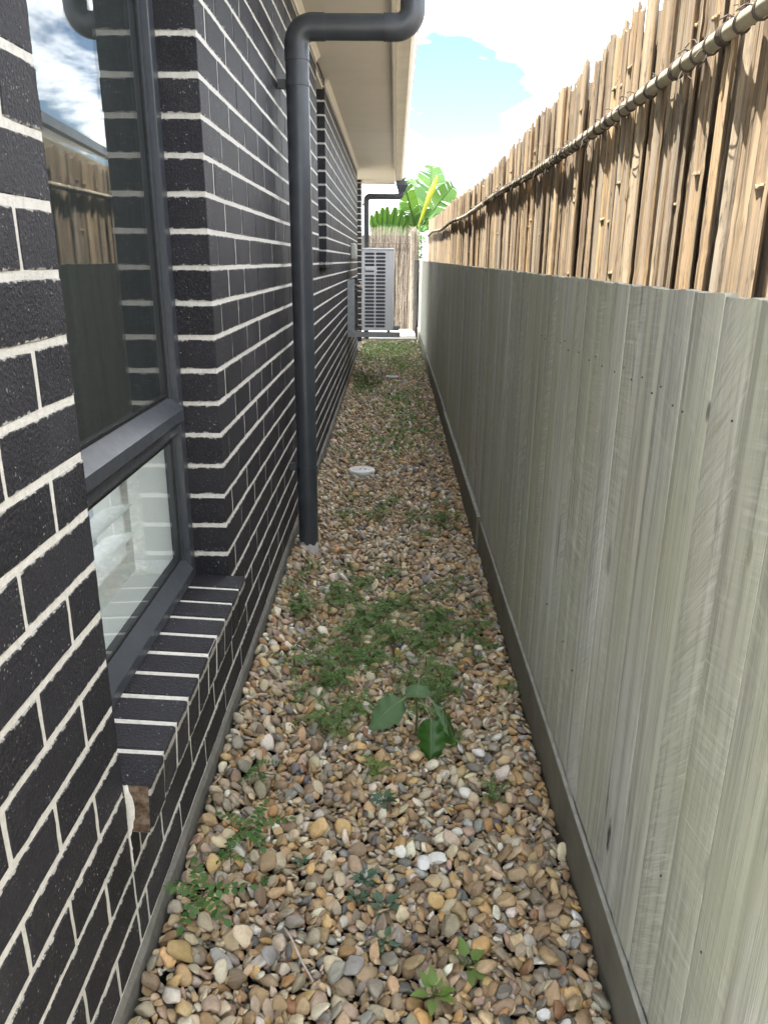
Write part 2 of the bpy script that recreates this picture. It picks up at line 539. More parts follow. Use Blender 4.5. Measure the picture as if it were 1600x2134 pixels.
MAT = dict(
    brick=mat_brick(), mortar=mat_mortar(),
    slab=mat_concrete('slab_edge_concrete', (0.18, 0.175, 0.155), (0.11, 0.105, 0.085)),
    path=mat_concrete('pale_path_concrete', (0.42, 0.40, 0.36), (0.33, 0.31, 0.26)),
    frame=simple('charcoal_powdercoat', (0.055, 0.062, 0.074), 0.36, var=0.06, bscale=700, bstr=0.08),
    seal=simple('black_rubber_seal', (0.012, 0.012, 0.013), 0.6),
    glass=mat_glass(),
    screen=simple('black_insect_mesh', (0.036, 0.040, 0.040), 0.9, bscale=900, bstr=0.3),  # grey lifted to stand in for a paler reflection in the pane
    white=simple('white_shutter_paint', (0.80, 0.80, 0.78), 0.4, var=0.03, bstr=0.05),
    room=simple('grey_wall_paint', (0.42, 0.45, 0.47), 0.8, var=0.04, bstr=0.05),
    pipe=simple('slate_pipe_paint', (0.050, 0.057, 0.068), 0.38, var=0.15, nscale=9, bscale=260, bstr=0.10),
    pvc=simple('white_pvc', (0.66, 0.66, 0.63), 0.45, var=0.12, nscale=30),
    soffit=simple('cream_soffit_paint', (0.70, 0.66, 0.58), 0.7, var=0.04, nscale=3, bscale=60, bstr=0.06),
    fascia=simple('cream_gutter_paint', (0.56, 0.52, 0.44), 0.45, var=0.08, nscale=6, bscale=90, bstr=0.1),
    roof=simple('grey_roof_tile', (0.16, 0.16, 0.17), 0.6),
    clay=None, paling=mat_paling(), bamboo=mat_bamboo(),
    rail=simple('pale_bamboo_pole', (0.36, 0.325, 0.235), 0.8, var=0.25, nscale=20, bscale=150, bstr=0.3),
    wire=simple('dark_lashing', (0.065, 0.052, 0.042), 0.9),
    node=simple('torn_bamboo_node', (0.30, 0.235, 0.15), 0.8, var=0.3, nscale=60, bscale=400, bstr=0.5),
    pebble=mat_attr('river_pebble', 0.6, 0.22, 150, 0.5),
    soil=simple('dark_soil', (0.055, 0.042, 0.03), 0.95, var=0.4, nscale=40, bscale=200, bstr=0.8, bdist=0.006),
    ground=simple('sandy_ground', (0.16, 0.14, 0.10), 0.95, var=0.3, nscale=3, bscale=40, bstr=0.5),
    post=simple('rough_dark_post', (0.030, 0.028, 0.027), 0.9, var=0.6, nscale=35, bscale=90, bstr=0.9, bdist=0.01),
    ledge=simple('pale_plinth_edge', (0.30, 0.30, 0.26), 0.9, var=0.25, nscale=25),
    plinth=simple('dark_brown_plinth', (0.15, 0.143, 0.108), 0.85, var=0.2, nscale=8, bscale=120, bstr=0.4),  # plinth's own dark olive-brown tone
    acbody=simple('pale_grey_appliance_steel', (0.80, 0.81, 0.82), 0.42, var=0.03, bstr=0.03),
    acdark=simple('dark_condenser_fins', (0.12, 0.13, 0.155), 0.7),
    galv=simple('galvanised_steel', (0.34, 0.36, 0.37), 0.5, metal=0.35, var=0.15, nscale=30),
    beige=simple('beige_plastic', (0.50, 0.50, 0.44), 0.5, var=0.05),
    copper=simple('tarnished_copper', (0.55, 0.33, 0.24), 0.4, metal=0.5),
    weed=mat_leaf('weed_leaf', (0.045, 0.115, 0.030), (0.095, 0.195, 0.055), 0.55, 0.3),
    weed2=mat_leaf('ferny_weed_leaf', (0.085, 0.165, 0.045), (0.175, 0.285, 0.090), 0.6, 0.35),
    waxy=mat_leaf('waxy_rosette_leaf', (0.045, 0.095, 0.060), (0.085, 0.155, 0.095), 0.5, 0.15),
    lime=mat_leaf('lime_sprout_leaf', (0.11, 0.20, 0.04), (0.20, 0.30, 0.08), 0.5, 0.35),
    droop=mat_leaf('dark_drooping_leaf', (0.030, 0.095, 0.016), (0.052, 0.140, 0.024), 0.38, 0.28),
    droop2=mat_leaf('dull_young_leaf', (0.070, 0.140, 0.060), (0.105, 0.185, 0.085), 0.6, 0.2),
    stem=simple('green_brown_stem', (0.085, 0.085, 0.035), 0.7),
    palestem=simple('pale_petiole', (0.22, 0.26, 0.14), 0.6),
    dry=simple('dry_leaf_brown', (0.16, 0.095, 0.075), 0.8, var=0.4, nscale=50),
    twig=simple('bleached_twig', (0.46, 0.40, 0.36), 0.8, var=0.25, nscale=60),
    banana=mat_leaf('banana_leaf', (0.035, 0.095, 0.022), (0.075, 0.15, 0.035), 0.4, 0.3),
    yellow=mat_leaf('yellow_rolled_leaf', (0.34, 0.36, 0.03), (0.42, 0.42, 0.05), 0.4, 0.3),
    brush=simple('brushwood', (0.25, 0.215, 0.175), 0.9, var=0.6, nscale=60, bscale=200, bstr=0.5),
    render=simple('pale_rendered_wall', (0.55, 0.53, 0.50), 0.85),
    silver=simple('pale_metal_roofing', (0.62, 0.64, 0.64), 0.4, metal=0.2, var=0.06),
)


def mat_clay():
    m, nt, b = new_mat('raw_clay_brick_end')
    p = gpos(nt)
    c = ramp(nt, noise(nt, p, 45, 5, 0.7), [(0.34, (0.040, 0.022, 0.013)), (0.48, (0.10, 0.062, 0.038)), (0.64, (0.20, 0.155, 0.11))])
    nt.links.new(c, b.inputs['Base Color']); b.inputs['Roughness'].default_value = 0.95
    bump(nt, b, noise(nt, p, 200, 4, 0.7), 0.8, 0.004)
    return m


MAT['clay'] = mat_clay()

# ------------------------------------------------------------------ measured layout (metres, z = 0 at the gravel)
WX = -0.454                       # brick face
CH, BL = 0.086, 0.24              # course height, brick pitch
zk = lambda k: EYE + 0.4944 - CH * k
W1A, W1B = 1.085, 1.993           # near window
W1S, W1T = EYE - 0.862, EYE + 1.10
W2A, W2B = 5.05, 5.65             # high window
W2S = EYE + 0.055
WALL0, WALL1 = 0.18, 10.83        # main wall; unseen near end cut short to let light in
PORCH1, PIER1 = 12.20, 12.42      # pier beyond the porch opening
SOF = EYE + 1.14                  # soffit level
EAVE_END = 12.66
eave_x = lambda y: -0.010 + 0.0052 * (y - 4.0)
fence_x = lambda y: 0.428 + 0.0056 * (y - 1.5)       # plinth face


def g_rise(y):
    t = np.clip((np.asarray(y, float) - 6.0) / 6.0, 0, 1)
    return 0.065 * t * t * (3 - 2 * t)


def px_of(P):
    q = np.asarray(P, float) - np.array([0, 0, EYE])
    a, b, c = q @ RIGHT, q @ DOWN, q @ FWD
    c = np.maximum(c, 1e-3)
    return 800 + 1572.6 * a / c, 1067 + 1572.6 * b / c, c


# ------------------------------------------------------------------ ground
mb = MB()
mb.add([(-400, -400, -0.06), (400, -400, -0.06), (400, 400, -0.06), (-400, 400, -0.06)], [(0, 1, 2, 3)])
tag(mb.build('ground', MAT['ground']), 'bare sandy ground around the house and fences', 'ground', kind='structure')
mb = MB()
ys = np.linspace(-0.3, 12.75, 55)
for i in range(len(ys) - 1):
    a, b = ys[i], ys[i + 1]
    mb.add([(-0.45, a, g_rise(a) - 0.035), (fence_x(a) + 0.03, a, g_rise(a) - 0.035), (fence_x(b) + 0.03, b, g_rise(b) - 0.035), (-0.45, b, g_rise(b) - 0.035)], [(0, 1, 2, 3)])
tag(mb.build('path_bed', MAT['soil']), 'dark soil under the pebbles between house and fence', 'path', kind='structure')
mb = MB()
mb.bevbox(-2.6, 0.44, 12.78, 14.6, -0.05, 0.105, 0.006)
tag(mb.build('concrete_path', MAT['path']), 'sunlit pale concrete path slab at the far end of the passage', 'path', kind='structure')

mb = MB()
mb.bevbox(-9.0, 9.0, -9.0, -0.32, -0.05, 0.02, 0.006)  # unseen slab added behind the camera to throw sunlight into the passage
tag(mb.build('reflector', MAT['path']), 'pale concrete driveway added unseen behind the camera to bounce sunlight into the passage', 'reflector', kind='structure')

# ------------------------------------------------------------------ the brick house
house = tag(empty('brick_house', (WX - 2, 5, 0)), 'charcoal brick house with off-white mortar and cream eaves on the left', 'house')
HINV = Matrix.Translation(-Vector(house.location))


def hpart(o):
    """parent to the house, keeping the world-space coordinates of its mesh"""
    o.parent = house
    o.matrix_parent_inverse = HINV
    return o


brick_cache = {}


def brick_mesh(L, H, var):
    """brick with its outer face towards +x, centred in y/z, a slightly ragged arris"""
    key = (round(L, 3), round(H, 3), var)
    if key in brick_cache: return brick_cache[key]
    rr = random.Random(hash(key) & 0xffff)
    D = 0.110
    nl = max(2, int(L / 0.03)); nh = 3
    per = [(-L / 2 + L * i / nl, -H / 2) for i in range(nl)] + [(L / 2, -H / 2 + H * i / nh) for i in range(nh)] + \
          [(L / 2 - L * i / nl, H / 2) for i in range(nl)] + [(-L / 2, H / 2 - H * i / nh) for i in range(nh)]
    n = len(per)
    out, inn, bk = [], [], []
    for (y, z) in per:
        j = lambda s: rr.uniform(-s, s)
        corner = abs(abs(y) - L / 2) < 1e-6 and abs(abs(z) - H / 2) < 1e-6
        k = 0.985 if corner else 1.0
        oy, oz = y + j(0.0009), z * k + j(0.0010)
        out.append((-0.0018, oy, oz))
        e = 0.0012 + rr.random() * 0.0012
        sy = max(0.0, 1 - e / (L / 2)); sz = max(0.0, 1 - e / (H / 2))
        inn.append((0.0 + j(0.0003), oy * sy, oz * sz))
        bk.append((-D, y, z))
    vs = out + inn + bk
    fs = [tuple(n + i for i in range(n))]
    for i in range(n):
        q = (i + 1) % n
        fs.append((i, q, n + q, n + i))
        fs.append((2 * n + i, 2 * n + q, q, i))
    fs.append(tuple(2 * n + i for i in range(n - 1, -1, -1)))
    b = MB(); b.add(vs, fs)
    me = b.mesh('brick', [MAT['brick']])
    brick_cache[key] = me
    return me


# list every brick of the wall: (y0, y1, z0, z1)
bricks = []
J = 0.010


def fill_row(k, ya, yb, phase, closer=0.045):
    z1, z0 = zk(k) - J / 2, zk(k + 1) + J / 2
    n0 = math.floor((ya - phase) / BL)
    cuts = [ya] + [phase + BL * n for n in range(n0, n0 + 80) if ya + closer < phase + BL * n < yb - closer] + [yb]
    for i in range(len(cuts) - 1):
        a = cuts[i] + (J / 2 if i > 0 else 0.0)
        b = cuts[i + 1] - (J / 2 if i < len(cuts) - 2 else 0.0)
        bricks.append((a, b, z0, z1))


for k in range(-8, 20):
    odd = k % 2 != 0
    ph_near = 0.974 if odd else 0.854
    ph = 2.097 if odd else 2.217
    z1, z0 = zk(k), zk(k + 1)
    if z0 + 0.02 > SOF: continue
    in1 = z1 > EYE - 0.96 and z0 < W1T
    in2 = z1 > EYE - 0.02 and z0 < W1T
    if k >= 17 or z0 > W1T - 0.01:
        fill_row(k, WALL0, 1.086 - J / 2, ph_near)
        fill_row(k, 1.086 + J / 2, WALL1, ph)
    else:
        fill_row(k, WALL0, W1A, ph_near)
        if in2 and z0 >= EYE - 0.06:
            fill_row(k, W1B, W2A, ph); fill_row(k, W2B, WALL1, ph)
        else:
            fill_row(k, W1B, WALL1, ph)
    fill_row(k, PORCH1, PIER1, PORCH1 + (0.12 if odd else 0.0))
# cut the bricks that meet the window sills
cut = []
for (a, b, z0, z1) in bricks:
    if a >= W1B - 1e-6 and z0 < 0 : pass
    cut.append((a, b, z0, z1))
bricks = cut


def area(b):
    P = [(WX, b[0], b[2]), (WX, b[1], b[2]), (WX, b[1], b[3]), (WX, b[0], b[3])]
    x, y, c = px_of(P)
    if c.min() < 0.1: return 0.0
    x = np.clip(x, 0, 1600); y = np.clip(y, 0, 2134)
    s = 0.5 * abs(np.dot(x, np.roll(y, -1)) - np.dot(y, np.roll(x, -1)))
    if 3.5 < b[0] < 4.9: s *= 0.75                   # half hidden by the downpipe
    return s


order = sorted(range(len(bricks)), key=lambda i: -area(bricks[i]))
near_set = set(order[:300])
far_mb = MB()
for i, (a, b, z0, z1) in enumerate(bricks):
    L, H = b - a, z1 - z0
    dx = random.uniform(-0.0006, 0.0009)
    if i in near_set:
        me = brick_mesh(L, H, random.randrange(5))
        o = link('brick', me, None, None, (WX + dx, (a + b) / 2, (z0 + z1) / 2), (random.uniform(-0.005, 0.005), 0, random.uniform(-0.003, 0.003)), (1, random.uniform(0.988, 1.003), random.uniform(0.965, 1.012)))
        hpart(o)
    else:
        far_mb.bevbox(WX - 0.11, WX + dx, a, b, z0, z1, 0.0012)
o = far_mb.build('brick', MAT['brick']); hpart(o); o['kind'] = 'stuff'

# mortar bed behind the brick faces, with the openings left out
mb = MB()
MX0, MX1 = WX - 0.105, WX - 0.0016
zb, zt = zk(20) - 0.001, SOF + 0.02
mb.box(MX0, MX1, WALL0, W1A - 0.0025, zb, zt)
mb.box(MX0, MX1, W1A - 0.0025, W1B + 0.0025, zb, EYE - 0.9676 + 0.003)
mb.box(MX0, MX1, W1A - 0.0025, W1B + 0.0025, W1T + 0.004, zt)
mb.box(MX0, MX1, W1B + 0.0025, W2A - 0.0025, zb, zt)
mb.box(MX0, MX1, W2A - 0.0025, W2B + 0.0025, zb, W2S - 0.103)
mb.box(MX0, MX1, W2A - 0.0025, W2B + 0.0025, W1T + 0.004, zt)
mb.box(MX0, MX1, W2B + 0.0025, WALL1 - 0.0025, zb, zt)
mb.box(MX0, MX1, PORCH1 + 0.0025, PIER1 - 0.0025, zb, zt)
hpart(mb.build('mortar', MAT['mortar']))
# head panels of the openings (cream, flush below the soffit)
for a, b in ((W1A, W1B), (W2A, W2B)):
    mb = MB()
    mb.box(WX - 0.10, WX - 0.012, a + 0.001, b - 0.001, W1T - 0.02, W1T + 0.003)
    hpart(mb.build('window_head', MAT['soffit']))

# slab edge below the bricks
mb = MB()
vs, fs = [], []
yy = np.linspace(WALL0, PIER1, 150)
for i, y in enumerate(yy):
    w = rng.uniform(-0.004, 0.004); t = rng.uniform(-0.004, 0.003)
    vs += [(WX + 0.009 + w * 0.6, y, -0.06), (WX + 0.006 + w * 0.6, y, 0.092 + t), (WX - 0.004, y, 0.103)]
for i in range(len(yy) - 1):
    a, b = 3 * i, 3 * i + 3
    fs += [(a, b, b + 1, a + 1), (a + 1, b + 1, b + 2, a + 2)]
mb.add(vs, fs)
mb.box(WX - 0.3, WX - 0.006, WALL0, PIER1, -0.06, 0.102)
hpart(mb.build('slab_edge', MAT['slab']))


# rowlock sills: bricks on edge with white joints
def sill(ya, yb, ztop, n, first_end=False):
    pitch = (yb - ya) / n
    w = pitch - 0.0125
    mbj = MB()
    for i in range(n):
        y0 = ya + pitch * i + (0.0 if i == 0 else 0.006)
        y1 = ya + pitch * (i + 1) - (0.0 if i == n - 1 else 0.006)
        b = MB()
        ym = (y0 + y1) / 2
        b.bevbox(-0.175, 0.0, y0 - ym, y1 - ym, -0.106, 0.0, 0.0035)
        mats = [MAT['brick']]
        if i == 0 and first_end:
            mats.append(MAT['clay'])
            for q, f in enumerate(b.f):
                if all(abs(b.v[t][1] - (y0 - ym)) < 1e-6 for t in f): b.m[q] = 1
        o = b.build('sill_brick', mats)
        o.rotation_euler = (random.uniform(-0.006, 0.006), R_(3.0) + random.uniform(-0.008, 0.008), 0)
        o.location = (WX + 0.046 + random.uniform(-0.002, 0.002), ym, ztop - 0.004 + random.uniform(-0.0012, 0.0012))
        hpart(o)
    mbj.box(-0.172, -0.003, ya + pitch * 0.5, yb - pitch * 0.5, -0.104, -0.0025)
    o = mbj.build('sill_mortar', MAT['mortar'])
    o.rotation_euler = (0, R_(3.0), 0)
    o.location = (WX + 0.046, 0, ztop - 0.004)
    hpart(o)


sill(W1A, W1B, W1S + 0.002, 10, True)
sill(W2A, W2B, W2S, 7)
# mortar smear on the raw end of the near sill brick, running down to the wall
mb = MB()
rr = random.Random(12)
zz = [0.002 - 0.0065 * i for i in range(28)]
vs, fs = [], []
for i, z in enumerate(zz):
    q = i / 27
    w = (0.006 + 0.011 * math.exp(-((q - 0.28) / 0.22) ** 2)) * (1 - 0.75 * max(0, q - 0.45)) + rr.uniform(-0.0009, 0.0009)
    if q > 0.62: w = 0.0035 + rr.uniform(-0.0012, 0.0012)
    t = 0.005 if q < 0.6 else 0.003
    for x, dy in ((-0.002, 0.004), (w * 0.45, -t * 0.4 + rr.uniform(-0.0006, 0.0006)), (w, 0.0012)):
        vs.append((WX + x, W1A - 0.002 + dy, W1S - 0.004 + z))
for i in range(len(zz) - 1):
    for k in range(2):
        a = 3 * i + k
        fs.append((a, a + 3, a + 4, a + 1))
mb.add(vs, fs, 0, True)
hpart(mb.build('mortar_smear', MAT['mortar']))


# windows
def window(ya, yb, zs, zt, transom):
    w = empty('window', (0, 0, 0)); hpart(w)
    XF = -0.548
    f = MB()
    f.bevbox(XF - 0.045, XF, ya + 0.001, ya + 0.045, zs, zt, 0.002)
    f.bevbox(XF - 0.045, XF, yb - 0.045, yb - 0.001, zs, zt, 0.002)
    f.bevbox(XF - 0.045, XF, ya + 0.045, yb - 0.045, zt - 0.05, zt, 0.002)
    # inner step of the jambs
    f.box(XF - 0.044, XF - 0.018, ya + 0.045, ya + 0.062, zs + 0.03, zt - 0.05)
    f.box(XF - 0.044, XF - 0.018, yb - 0.062, yb - 0.045, zs + 0.03, zt - 0.05)
    f.prism_y([(XF - 0.044, zs + 0.078), (XF - 0.024, zs + 0.074), (XF + 0.006, zs + 0.040), (XF + 0.006, zs + 0.012), (XF - 0.010, zs + 0.001), (XF - 0.044, zs + 0.001)], ya + 0.0452, yb - 0.0452)
    if transom:
        zc = transom
        f.prism_y([(XF - 0.044, zc + 0.040), (XF - 0.026, zc + 0.034), (XF + 0.012, zc + 0.002), (XF + 0.012, zc - 0.026), (XF - 0.002, zc - 0.028), (XF - 0.002, zc - 0.044),
                   (XF - 0.006, zc - 0.045), (XF - 0.006, zc - 0.062), (XF - 0.02, zc - 0.078), (XF - 0.044, zc - 0.078)], ya + 0.0452, yb - 0.0452)
    f.build('window_frame', MAT['frame'], w)
    s = MB()
    lights = [(zs + 0.076, transom - 0.078), (transom + 0.036, zt - 0.05)] if transom else [(zs + 0.076, zt - 0.05)]
    for a, b in lights:
        s.box(-0.574, -0.5682, ya + 0.062, ya + 0.069, a, b)
        s.box(-0.574, -0.5682, yb - 0.069, yb - 0.062, a, b)
        s.box(-0.574, -0.5682, ya + 0.069, yb - 0.069, a, a + 0.006)
        s.box(-0.574, -0.5682, ya + 0.069, yb - 0.069, b - 0.006, b)
    s.build('glazing_seal', MAT['seal'], w)
    for a, b in lights:
        g = MB(); g.box(-0.5745, -0.5705, ya + 0.0625, yb - 0.0625, a + 0.001, b - 0.001)
        g.build('glass_pane', MAT['glass'], w)
    a, b = lights[-1]
    g = MB(); g.box(-0.5905, -0.5885, ya + 0.0635, yb - 0.0635, a + 0.001, b - 0.001)
    g.build('insect_screen', MAT['screen'], w)
    return w


WTR = EYE - 0.372
win1 = window(W1A, W1B, W1S, W1T - 0.02, WTR)
win2 = window(W2A, W2B, W2S + 0.004, W1T - 0.02, None)
# plantation shutter behind the lower pane
sx = -0.690
m = MB()
m.bevbox(sx - 0.016, sx + 0.016, 1.815, 1.865, W1S + 0.05, WTR + 0.05, 0.003)
m.bevbox(sx - 0.016, sx + 0.016, 1.135, 1.185, W1S + 0.05, WTR + 0.05, 0.003)
m.bevbox(sx - 0.016, sx + 0.016, 1.186, 1.814, W1S + 0.05, W1S + 0.135, 0.003)
m.build('shutter_frame', MAT['white'], win1)
for i in range(6):
    zc = W1S + 0.185 + i * 0.076
    s = MB()
    pr = []
    for j in range(13):
        t = -1 + 2 * j / 12
        pr.append((0.0445 * t, 0.0055 * math.sqrt(max(0, 1 - t * t))))
    pr += [(x, -z) for x, z in pr[-2:0:-1]]
    ca, sa = math.cos(R_(13)), math.sin(R_(13))
    s.prism_y([(sx + x * ca - z * sa, zc + x * sa + z * ca) for x, z in pr], 1.187, 1.813)
    s.build('shutter_slat', MAT['white'], win1)
m = MB(); m.tube([(sx + 0.04, 1.52, W1S + 0.16), (sx + 0.04, 1.52, WTR + 0.04)], 0.005, 8)
m.build('shutter_tilt_rod', MAT['white'], win1)
# painted reveal and the unseen room behind, its back left open for daylight
m = MB()
m.box(-0.80, -0.5938, 1.935, 1.965, W1S + 0.03, W1T)
m.box(-0.80, -0.5938, 1.115, 1.143, W1S + 0.03, W1T)
m.box(-0.80, -0.5938, 1.143, 1.935, W1S + 0.03, W1S + 0.070)
m.build('window_reveal', MAT['white'], win1)
m = MB()
x0, x1, y0, y1, z0, z1 = -2.3, -0.80, 0.35, 3.2, 0.1, 2.45
m.box(x0, x1, y0 - 0.05, y0, z0, z1)
m.box(x0, x1, y1, y1 + 0.05, z0, z1)
m.box(x0, x1, y0, y1, z0 - 0.05, z0)
m.box(x0, x1, y0, y1, z1, z1 + 0.03)
hpart(m.build('room_lining', MAT['room']))
# stud wall behind the brick skin (keeps daylight out of the roof space and the other rooms)
m = MB()
for a, b, c, d in ((WALL0, 1.113, 0.1, 2.5), (1.967, W2A + 0.03, 0.1, 2.5), (W2B - 0.03, WALL1, 0.1, 2.5), (1.113, 1.967, 0.1, W1S + 0.028),
                   (W2A + 0.03, W2B - 0.03, 0.1, W2S - 0.02), (1.113, 1.967, W1T, 2.5), (W2A + 0.03, W2B - 0.03, W1T, 2.5)):
    m.box(-0.79, -0.5945, a, b, c, d)
m.box(-2.3, -0.63, WALL1 - 0.12, WALL1 - 0.01, 0.1, 2.5)
m.box(-2.3, -0.63, WALL0, WALL0 + 0.1, 0.1, 2.5)
m.box(-2.4, -2.3, 3.2, WALL1, 0.1, 2.5)
m.box(-2.4, -2.3, WALL0, 0.3, 0.1, 2.5)
hpart(m.build('inner_wall', MAT['room']))

# eaves: soffit sheets, cover strips, fascia, gutter, roof
ycuts = [WALL0 - 0.25, 1.0, 3.1, 5.45, 7.8, 10.2, EAVE_END - 0.02]
for a, b in zip(ycuts[:-1], ycuts[1:]):
    m = MB()
    m.add([(-1.2, a + 0.0015, SOF), (eave_x(a), a + 0.0015, SOF), (eave_x(b), b - 0.0015, SOF), (-1.2, b - 0.0015, SOF),
           (-1.2, a + 0.0015, SOF + 0.006), (eave_x(a), a + 0.0015, SOF + 0.006), (eave_x(b), b - 0.0015, SOF + 0.006), (-1.2, b - 0.0015, SOF + 0.006)],
          [(3, 2, 1, 0), (4, 5, 6, 7), (0, 1, 5, 4), (1, 2, 6, 5), (2, 3, 7, 6), (3, 0, 4, 7)])
    hpart(m.build('soffit_sheet', MAT['soffit']))
bead = [(0, 0), (0.026, 0), (0.026, -0.006), (0.008, -0.020), (0.006, -0.034), (0, -0.034)]
for a, b in ((WALL0, W1A), (W1B, W2A), (W2B, WALL1), (PORCH1, PIER1)):
    m = MB()
    m.prism_y([(WX + 0.0015 + x, SOF - 0.001 + z) for x, z in bead], a, b)
    hpart(m.build('cornice_bead', MAT['soffit']))


def yprism(prof, y0, y1, n=1):
    """profile of (x offset from the eave line, z) swept along the eave"""
    b = MB()
    k = len(prof)
    vs = [(eave_x(y0) + p[0], y0, p[1]) for p in prof] + [(eave_x(y1) + p[0], y1, p[1]) for p in prof]
    fs = [tuple(range(k)), tuple(range(2 * k - 1, k - 1, -1))] + [(i, k + i, k + (i + 1) % k, (i + 1) % k) for i in range(k)]
    b.add(vs, fs)
    return b


hpart(yprism([(0.001, SOF - 0.022), (0.020, SOF - 0.022), (0.020, SOF + 0.16), (0.001, SOF + 0.16)], WALL0 - 0.25, EAVE_END).build('fascia', MAT['soffit']))
m = MB(); m.box(-1.2, eave_x(EAVE_END) + 0.0, EAVE_END - 0.019, EAVE_END, SOF - 0.022, SOF + 0.12)
hpart(m.build('end_fascia', MAT['soffit']))
gz = SOF + 0.012
gut = [(0.0215, gz + 0.10), (0.0215, gz + 0.004), (0.030, gz), (0.105, gz + 0.002), (0.125, gz + 0.018), (0.136, gz + 0.05), (0.142, gz + 0.085), (0.150, gz + 0.09), (0.150, gz + 0.104),
       (0.138, gz + 0.104), (0.130, gz + 0.055), (0.118, gz + 0.022), (0.10, gz + 0.008), (0.028, gz + 0.008), (0.0255, gz + 0.10)]
hpart(yprism(gut, WALL0 - 0.25, EAVE_END + 0.012).build('gutter', MAT['fascia']))
m = MB()
xe = 0.06  # unseen back of the roof cut short so daylight enters the room
m.add([(xe, WALL0 - 0.25, gz + 0.11), (xe + 0.05, EAVE_END, gz + 0.11), (-2.5, EAVE_END, gz + 0.11 + 2.5 * 0.4), (-2.5, WALL0 - 0.25, gz + 0.11 + 2.5 * 0.4),
       (xe, WALL0 - 0.25, gz + 0.135), (xe + 0.05, EAVE_END, gz + 0.135), (-2.5, EAVE_END, gz + 0.135 + 2.5 * 0.4), (-2.5, WALL0 - 0.25, gz + 0.135 + 2.5 * 0.4)],
      [(3, 2, 1, 0), (4, 5, 6, 7), (0, 1, 5, 4), (1, 2, 6, 5), (2, 3, 7, 6), (3, 0, 4, 7)])
hpart(m.build('roof', MAT['roof']))


# ------------------------------------------------------------------ downpipes
def downpipe(name, px, py, r, ztop, zbot, gx, zg, label, clips, sleeve):
    t = tag(empty(name, (px, py, 0)), label, 'downpipe', 'downpipes on the house wall')
    L = lambda x, y, z: (x - px, y - py, z)
    R = r * 1.35
    m = MB(); m.tube([L(px, py, zbot), L(px, py, ztop - R)], r, 28)
    m.build('pipe', MAT['pipe'], t)
    el = [L(px, py, ztop - R - 0.055), L(px, py, ztop - R - 0.01)] + [L(px + R - R * math.cos(a), py, ztop - R + R * math.sin(a)) for a in np.linspace(0, math.pi / 2, 10)] + [L(px + R + 0.05, py, ztop)]
    m = MB(); m.tube(el, r * 1.06, 28); m.build('elbow', MAT['pipe'], t)
    m = MB(); m.tube([L(px + R, py, ztop), L(gx - R, py, ztop)], r, 28); m.build('offset_pipe', MAT['pipe'], t)
    el = [L(gx - R - 0.05, py, ztop)] + [L(gx - R + R * math.sin(a), py, ztop + R - R * math.cos(a)) for a in np.linspace(0, math.pi / 2, 10)] + [L(gx, py, ztop + R + 0.05)]
    m = MB(); m.tube(el, r * 1.06, 28); m.build('elbow', MAT['pipe'], t)
    m = MB(); m.tube([L(gx, py, ztop + R), L(gx, py, zg)], r, 28); m.build('outlet_pipe', MAT['pipe'], t)
    for z in clips:
        m = MB()
        m.tube([L(px, py, z - 0.008), L(px, py, z + 0.008)], r + 0.003, 28)
        m.box(WX + 0.002 - px, -r * 0.9, -0.012, 0.012, z - 0.016, z + 0.016)
        m.build('clip', MAT['pipe'], t)
    if sleeve:
        m = MB()
        vs, fs = [], []
        for k in range(28):
            a = 2 * math.pi * k / 28
            zt = zbot + 0.012 + 0.014 * math.sin(3 * a + 1) * math.sin(a * 5)
            for z, rr in ((-0.03, r * 1.01), (zt, r * 1.01)):
                vs.append((rr * math.cos(a), rr * math.sin(a), z))
        fs = [(2 * k, 2 * ((k + 1) % 28), 2 * ((k + 1) % 28) + 1, 2 * k + 1) for k in range(28)]
        m.add(vs, fs, 0, True)
        m.build('unpainted_base', MAT['pvc'], t)
    return t


downpipe('downpipe', -0.374, 3.345, 0.0455, EYE + 0.852, 0.055, 0.074, gz + 0.004, 'dark slate round downpipe with white unpainted foot beside the near window', (EYE + 0.655, EYE - 0.90), True)
dp2 = downpipe('downpipe', -0.388, 12.56, 0.043, EYE + 0.935, 0.02, 0.155, EYE + 1.03, 'far dark downpipe rising behind the air conditioner to a rain head', (EYE + 0.82,), False)
m = MB()
fx, fy = 0.155 + 0.388, 0.0
vs = [(fx - 0.05, -0.05, EYE + 1.0), (fx + 0.05, -0.05, EYE + 1.0), (fx + 0.05, 0.05, EYE + 1.0), (fx - 0.05, 0.05, EYE + 1.0),
      (fx - 0.085, -0.08, EYE + 1.10), (fx + 0.10, -0.08, EYE + 1.10), (fx + 0.10, 0.08, EYE + 1.10), (fx - 0.085, 0.08, EYE + 1.10),
      (fx - 0.085, -0.08, EYE + 1.19), (fx + 0.02, -0.08, EYE + 1.19), (fx + 0.02, 0.08, EYE + 1.19), (fx - 0.085, 0.08, EYE + 1.19)]
fs = [(3, 2, 1, 0)] + [(i, (i + 1) % 4, 4 + (i + 1) % 4, 4 + i) for i in range(4)] + [(4 + i, 4 + (i + 1) % 4, 8 + (i + 1) % 4, 8 + i) for i in range(4)] + [(8, 9, 10, 11)]
m.add(vs, fs)
m.build('rain_head', MAT['pipe'], dp2)

# ------------------------------------------------------------------ grey paling fence
fence = tag(empty('paling_fence', (0.46, 5, 0)), 'weathered grey timber paling fence with low plinth on the right', 'fence')
FINV = Matrix.Translation(-Vector(fence.location))


def fpart(o, root=fence, inv=FINV):
    o.parent = root; o.matrix_parent_inverse = inv
    return o


